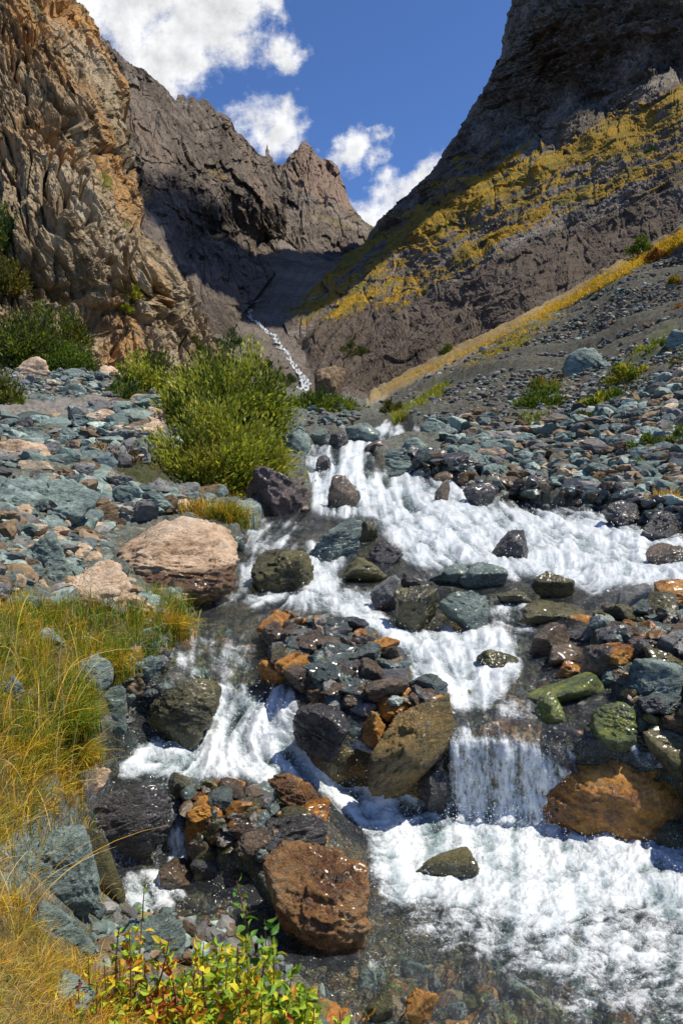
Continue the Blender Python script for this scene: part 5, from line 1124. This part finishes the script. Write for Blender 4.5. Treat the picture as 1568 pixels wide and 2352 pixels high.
bush('shrub', 655, 880, 50, 26, 85., 'dark bush left of the distant cascade foot', 'shrub', 1500, 5, DRK[:2], None, 49, 20)
bush('shrub', 600, 850, 60, 30, 96., 'dark bush on the shaded slope left of the cascade', 'shrub', 1500, 5, DRK[:2] + OLV[:1], None, 50, 20)
bush('shrub', 530, 800, 60, 40, 110., 'dark bush on the shaded slope above the willow', 'shrub', 1500, 5, DRK[:2], None, 51, 20)
bush('shrub', 1492, 352, 22, 12, 105., 'small dark green bush high on the golden slope', 'shrub', 400, 4, DRK[:2], None, 52, 8)

def blades(name, base, L, W, cols, lean, seed, parent=None, seg=5):
    r = np.random.default_rng(seed); n_ = len(base); az = r.uniform(0, 2 * math.pi, n_); dirh = np.stack([np.cos(az), np.sin(az), 0 * az], 1) * r.uniform(.15, 1.0, (n_, 1)) + lean
    bend = r.uniform(.2, 1.25, n_); side = np.stack([-dirh[:, 1], dirh[:, 0], 0 * az], 1) + r.normal(0, .3, (n_, 3)); side /= np.linalg.norm(side, axis=1, keepdims=True)
    t = np.linspace(0, 1, seg); V = np.zeros((n_, seg, 2, 3))
    for i, s in enumerate(t):
        c = base + np.array([0, 0, 1.0]) * (L * s * (1 - .38 * bend * s * s))[:, None] + dirh * (L * bend * s ** 1.8 * .8)[:, None]
        w = (W * (1 - s) ** .6 * .5 + W * .04)[:, None] * side; V[:, i, 0] = c - w; V[:, i, 1] = c + w
    q = []
    for i in range(seg - 1): q.append([2 * i, 2 * i + 1, 2 * i + 3, 2 * i + 2])
    Q = (np.array(q)[None] + seg * 2 * np.arange(n_)[:, None, None]).reshape(-1, 4)
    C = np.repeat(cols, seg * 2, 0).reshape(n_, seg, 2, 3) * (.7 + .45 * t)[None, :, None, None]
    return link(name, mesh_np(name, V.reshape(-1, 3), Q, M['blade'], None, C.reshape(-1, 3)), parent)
GG = np.array([(.06, .13, .015), (.12, .22, .02), (.24, .30, .025), (.42, .36, .03), (.62, .40, .03), (.68, .40, .03), (.46, .20, .02), (.72, .54, .22)])
def grass_patch(name, poly, cnt, Lpx, label, mixw, seed, lean=(.1, -.05, 0), wpx=2.0, tufts=None, kind='stuff'):
    r = np.random.default_rng(seed)
    if tufts:
        c = scatter(poly, tufts); k = r.integers(0, tufts, cnt); q = c[k] + r.normal(0, 1, (cnt, 2)) * np.array([9, 4]); hue = r.normal(0, 1, tufts)[k]
    else: q = scatter(poly, cnt); hue = r.normal(0, 1, cnt)
    Y = near(q[:, 0], q[:, 1]); P = world(q[:, 0], q[:, 1], Y); P[:, 2] -= .0
    w = np.array(mixw, float); cum = np.cumsum(w / w.sum()); u = np.clip(.5 + hue * .24 + r.normal(0, .14, cnt), 0, .999); ci = np.searchsorted(cum, u)
    cols = GG[np.clip(ci, 0, len(GG) - 1)] * r.uniform(.7, 1.25, (cnt, 1)); L = Lpx * r.uniform(.45, 1.25, cnt) * Y / F
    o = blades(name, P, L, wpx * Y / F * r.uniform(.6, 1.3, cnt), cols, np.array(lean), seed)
    tag(o, label, 'grass', kind=kind); return o
grass_patch('grass', [(-120, 1430), (60, 1420), (230, 1430), (400, 1440), (385, 1530), (250, 1560), (225, 1640), (190, 1760), (120, 1850), (60, 1960), (-120, 2050)], 14500, 88, 'long golden and green grass covering the near left bank', [2.2, 3, 2.6, 2, 1.8, 1.2, .8, .8], 61, tufts=430)
grass_patch('grass', [(-100, 1400), (180, 1400), (330, 1410), (330, 1460), (100, 1480), (-100, 1470)], 2600, 60, 'sparse straw coloured grass along the top of the left bank', [.5, .8, 1, 2, 2, 2, 1.5, 1], 62, tufts=160)
grass_patch('grass', [(-100, 2020), (30, 2060), (80, 2200), (230, 2300), (260, 2420), (-100, 2500)], 8000, 110, 'dry pale grass in the bottom left corner', [.5, .8, 1, 2, 2, 2, 2, 3], 63, tufts=120)
grass_patch('grass', [(200, 2260), (650, 2330), (760, 2420), (700, 2500), (200, 2500)], 1800, 80, 'thin dry grass under the leafy plants at the bottom edge', [.5, 1, 1, 2, 2, 2, 2, 3], 64, tufts=70)
grass_patch('grass', [(860, 915), (900, 893), (1100, 800), (1300, 691), (1568, 541), (1750, 440), (1750, 475), (1568, 572), (1300, 715), (1100, 815), (900, 905)], 30000, 20, 'golden grass fringe along the crest of the scree slope', [.3, .8, 1.5, 2.5, 4, 3, 1.5, 0], 65, wpx=2.3, lean=(-.1, 0, 0))
grass_patch('grass', [(900, 960), (960, 930), (1040, 880), (1020, 910), (960, 960), (900, 975)], 6000, 26, 'olive grass strip at the foot of the scree', [2, 2, 2, 2, 1, .5, 0, 0], 66, wpx=1.7)
grass_patch('grass', [(1060, 850), (1150, 800), (1250, 740), (1300, 730), (1200, 800), (1100, 850), (1000, 895)], 8000, 18, 'golden grass patches under the crest', [.5, 1, 2, 2, 3, 2, 1, 0], 67, wpx=1.6, tufts=200)
grass_patch('grass', [(1180, 960), (1290, 880), (1300, 900), (1250, 970), (1200, 1010)], 2600, 24, 'green and gold grass among the weeds on the scree', [1, 2, 3, 3, 2, 1, .5, 0], 168, wpx=2.0, tufts=60)
grass_patch('grass', [(1320, 985), (1400, 900), (1520, 800), (1600, 740), (1620, 800), (1480, 900), (1360, 990)], 4200, 22, 'green and gold grass along the diagonal weed strip', [1.5, 3, 3, 2, 2, 1, .5, 0], 169, wpx=2.0, tufts=90)
grass_patch('grass', [(1380, 1060), (1568, 1010), (1700, 1000), (1700, 1130), (1480, 1130)], 3000, 26, 'loose yellow green grass between the stones near the right edge', [1, 2, 3, 3, 2, 1, 1, 0], 170, wpx=2.0, tufts=60)
grass_patch('grass', [(1180, 1000), (1270, 950), (1230, 1000), (1200, 1030)], 1600, 26, 'yellow green grass at the lower weeds', [1, 2, 3, 2, 1, 0, 0, 0], 68, wpx=1.8)
grass_patch('grass', [(350, 1140), (560, 1150), (560, 1185), (400, 1180)], 2200, 42, 'brown and straw grass under the front willow', [.5, .8, 1, 2, 2, 2, 2, 1], 69, wpx=1.5, tufts=60)
grass_patch('grass', [(130, 1080), (300, 1110), (350, 1150), (200, 1130)], 900, 30, 'short dry grass under the brown shrub', [.5, 1, 1, 2, 2, 2, 1, 0], 70, wpx=1.5, tufts=40)
grass_patch('grass', [(-120, 1740), (170, 1740), (190, 1840), (140, 1900), (20, 1920), (-30, 2080), (-120, 2080)], 8000, 80, 'yellow orange tangled grass at the foot of the near left bank', [.6, 1, 1.5, 2, 3, 3, 2.2, .8], 161, tufts=220)
grass_patch('grass', [(150, 1620), (215, 1620), (205, 1800), (150, 1800)], 2500, 60, 'green and yellow grass leaning over the side pool', [2, 3, 2, 2, 2, 1, .5, 0], 162, lean=(.5, -.3, 0), tufts=60)
grass_patch('grass', [(-100, 2230), (260, 2260), (420, 2330), (420, 2480), (-100, 2480)], 20000, 90, 'tangled dry grass along the bottom edge', [.8, 1, 1, 2, 2, 2, 2, 3], 163, tufts=260)
grass_patch('grass', [(60, 1830), (190, 1830), (215, 1920), (245, 2080), (240, 2200), (100, 2260), (-40, 2200), (-40, 2040)], 3200, 60, 'thin green and straw grass around the turquoise boulders', [1, 2, 2, 2, 2, 2, 1.5, 2], 164, tufts=260)
def tuft(cx, yb, w, cnt, Lpx, label, mixw, seed, lean=(0, 0, 0), Y=None):
    r = np.random.default_rng(seed); Y = Y or float(near(cx, yb)); root_p = world(cx, yb, Y)
    b = np.stack([r.normal(0, w / 2 / F * Y * .6, cnt), r.normal(0, w / 2 / F * Y * .4, cnt), 0 * np.zeros(cnt)], 1)
    w_ = np.array(mixw, float); ci = r.choice(len(GG), cnt, p=w_ / w_.sum()); cols = GG[ci] * r.uniform(.7, 1.25, (cnt, 1))
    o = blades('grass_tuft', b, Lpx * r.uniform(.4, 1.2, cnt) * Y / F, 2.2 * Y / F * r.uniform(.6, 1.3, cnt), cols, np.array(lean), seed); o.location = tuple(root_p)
    tag(o, label, 'grass tuft'); return o
tuft(345, 1440, 120, 2600, 105, 'lush green tuft between the two granite boulders and the water', [2, 3, 3, 1.5, 1, .5, .3, .2], 71, Y=4.9)
tuft(390, 1470, 70, 900, 80, 'golden drooping tuft at the right side of the lush green one', [.5, 1, 1, 2, 3, 2, 1, .5], 72, (.4, -.2, 0))
tuft(520, 1215, 70, 1500, 75, 'rusty and green tuft beside the willow on the shore', [1, 2, 1.5, 1, 1, 1, 1.5, 0], 73, Y=8.6)
tuft(455, 1195, 80, 900, 60, 'brown straw tuft left of the rusty one', [.3, .5, .8, 1, 1, 1, 2, 2], 74, Y=8.8)
tuft(240, 1560, 90, 1600, 90, 'green golden tuft over the blue grey rock', [1.5, 2, 2, 2, 2, 1, .5, .2], 75, (.2, -.2, 0))
tuft(160, 1690, 90, 1800, 90, 'bright green tuft low on the left bank', [2.5, 3, 2.5, 1, .7, .3, .2, 0], 76, (.2, -.2, 0))
tuft(180, 1760, 70, 900, 75, 'bright yellow tuft hanging to the water', [.2, .5, 1, 2, 4, 3, 1, 0], 77, (.4, -.4, 0))
tuft(1528, 1170, 60, 500, 55, 'dry straw tuft hanging over the dark rocks at the right edge', [0, .2, .5, 1, 2, 2, 2, 2], 78, (0, -.4, 0), Y=9.3)
tuft(25, 1385, 60, 400, 40, 'yellow leafy tuft at the left edge between blue rocks', [.2, 1, 2, 2, 3, 2, 1, 0], 79)
# long single stalks
def stalks():
    r = np.random.default_rng(81); cnt = 260
    q = scatter([(-40, 1500), (200, 1560), (180, 1850), (40, 2300), (-40, 2300)], cnt); Y = near(q[:, 0], q[:, 1]); P = world(q[:, 0], q[:, 1], Y)
    cols = GG[r.choice([4, 5, 7, 3], cnt)] * r.uniform(.8, 1.2, (cnt, 1))
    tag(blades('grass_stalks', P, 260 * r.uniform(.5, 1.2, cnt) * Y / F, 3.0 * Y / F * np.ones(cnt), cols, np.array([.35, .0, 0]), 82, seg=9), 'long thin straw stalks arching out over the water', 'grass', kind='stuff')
stalks()

def herb(cx, yb, h, Y, label, pal, seed, lean=.15, stems=5, leafpx=34, nleaf=16, group='leafy plants at the near edge'):
    leafpx *= .92; nleaf = int(nleaf * 1.8) if stems > 1 else nleaf
    r = np.random.default_rng(seed); base = world(cx, yb, Y); base[2] -= 0.03; H = h / F * Y; root = empty('leafy_plant', base); tag(root, label, 'plant', group)
    paths, C, D, Ls, cs = [], [], [], [], []; pal = np.array(pal)
    for s in range(stems):
        a = r.uniform(0, 2 * math.pi); sp = r.uniform(.1, .5) * H; hh = H * r.uniform(.55, 1.0) if s else H; t = np.linspace(0, 1, 9)[:, None]
        tip = np.array([math.cos(a) * sp + lean * H * r.normal(0, .6), math.sin(a) * sp * .7, hh]) if s else np.array([lean * H, 0, H])
        p = t * tip + np.array([math.cos(a), math.sin(a), 0]) * .07 * H * np.sin(t * math.pi); paths.append(p)
        for i in range(nleaf):
            u = .12 + .88 * (i + r.uniform(0, .6)) / nleaf; j = min(int(u * 8), 7); f_ = u * 8 - j; c = p[j] * (1 - f_) + p[min(j + 1, 8)] * f_
            az = i * 2.4 + r.uniform(-.4, .4); C.append(c); D.append([math.cos(az), math.sin(az), .05 + .5 * u]); Ls.append((.55 + .6 * r.uniform()) * (1.15 - .55 * u)); cs.append(pal[r.integers(len(pal))] * r.uniform(.75, 1.25))
    V, Q = tubes(paths, [.0022 * (Y / 1.7) ** .5 + .0018] * len(paths)); st = link('stems', mesh_np('stems', V, Q, M['stem']), root)
    C, D = np.array(C) + np.random.default_rng(seed + 5).normal(0, .018 * H, (len(C), 3)), np.array(D); L = np.array(Ls) * leafpx / F * Y; leaves_mesh('foliage', C, D * 1.6, L, L * .5, np.array(cs), root, seed, 'full')
    return root
mm, N_ = newmat('red plant stem'); principled(N_, (.22, .09, .035, 1), .6); M['stem'] = mm
HB = [(.24, .38, .03), (.36, .48, .035), (.50, .52, .035), (.14, .26, .03), (.66, .54, .035)]
HG = [(.08, .20, .025), (.13, .27, .03), (.20, .33, .03)]
HY = HB + HB[:3] + [(.6, .42, .02), (.55, .25, .02), (.40, .10, .02)]
herb(548, 2340, 385, 1.75, 'tallest green plant at the bottom reaching up in front of the dark slab', HG, 501, 0.0, 3, 52, 17)
herb(600, 2400, 300, 1.6, 'dense yellow green plant under the red brown boulder', HB, 502, .1, 9, 50, 22)
herb(500, 2400, 300, 1.5, 'dense yellow green plant left of the tallest one', HB, 503, -.1, 9, 48, 22)
herb(400, 2390, 290, 1.55, 'yellowing plant in front of the pale blue rock', HY, 504, -.1, 8, 48, 20)
herb(290, 2370, 300, 1.5, 'sparse yellow plant with red stems in front of the dark green rock', HY, 505, .05, 6, 42, 14)
herb(210, 2400, 260, 1.45, 'sparse yellow plant near the turquoise rock at the bottom', HY, 506, .0, 4, 36, 12)
herb(690, 2420, 190, 1.6, 'low leafy plant at the right end of the near row', HB, 507, .1, 7, 50, 18)
herb(640, 2450, 240, 1.5, 'dark leafy plant at the bottom edge under the red brown boulder', HG + HB[:2], 508, .1, 9, 50, 20)
herb(450, 2480, 280, 1.4, 'leafy plant cut by the bottom edge in the middle of the row', HY, 509, 0, 10, 50, 20)
herb(555, 2490, 290, 1.35, 'large leaved yellow plant cut by the bottom edge', HY, 510, 0, 10, 54, 20)
herb(350, 2480, 270, 1.4, 'reddish plant cut by the bottom edge left of the middle', HY[6:], 511, 0, 9, 48, 18)
herb(800, 2440, 150, 1.8, 'small orange leaved plant rooted beside the clear shallows', HY[4:], 512, .3, 3, 50, 8)
herb(340, 2230, 260, 2.1, 'single upright red stemmed sprig before the little waterfall pool', HG, 513, 0.0, 1, 26, 26)
herb(140, 2440, 220, 1.4, 'thin straw coloured plant in the bottom left corner', HY[4:], 514, 0, 5, 36, 12)
herb(170, 2520, 270, 1.35, 'yellow leaved plant among dry grass at the bottom left', HY, 519, 0, 7, 44, 16)
herb(270, 2540, 260, 1.35, 'mixed green and red plant at the bottom edge left of the row', HY, 520, 0, 8, 46, 18)
herb(500, 2560, 250, 1.3, 'broad green plant right at the lower edge of the view', HG + HB, 515, 0, 11, 56, 20)
herb(620, 2560, 260, 1.35, 'broad yellow plant right at the lower edge of the view', HB, 516, 0, 11, 56, 20)
herb(400, 2560, 230, 1.3, 'brown leaved plant right at the lower edge of the view', HY[7:] + HB[:3], 517, 0, 9, 50, 18)
herb(700, 2520, 200, 1.5, 'green plant with red tips at the lower edge beside the shallows', HB + HY[9:], 518, 0, 8, 50, 16)

# ------------------------------------------------------------------ unseen clouds, added and shaped to shade the valley head and right cliff
def shade_cloud(cx, cy, rx, ry, seed, label):
    V, Fc = ico(6); H = 900.0
    u = V * (1 + .14 * fbm(V * 2.0 + seed, 5, seed)[:, None]); P = u * np.array([rx, ry, 70.]); P[:, 2] = np.maximum(P[:, 2], -18 + P[:, 2] * .1)
    c = np.array([cx, cy, 0.]) + SUN / SUN[2] * H
    o = link('cloud', mesh_np('cloud', P, Fc, M['cloud'], smooth=True), None, c); tag(o, label, 'cloud', kind='structure')
mc, Nc = newmat('cloud vapour'); pc_ = principled(Nc, (.92, .93, .95, 1), 1.0, spec=0); tc_ = Nc.new('ShaderNodeBsdfTransparent'); mx_ = Nc.new('ShaderNodeMixShader'); mx_.inputs[0].default_value = .84
Nc.l.new(tc_.outputs[0], mx_.inputs[1]); Nc.l.new(pc_.outputs[0], mx_.inputs[2]); Nc.l.new(mx_.outputs[0], [n_ for n_ in Nc.n if n_.type == 'OUTPUT_MATERIAL'][0].inputs[0]); M['cloud'] = mc
shade_cloud(75, 480, 138, 236, 5, 'broad cumulus out of view, placed to shade the upper right mountain')
shade_cloud(-76, 395, 55, 185, 6, 'long cumulus out of view, placed to shade the valley head')
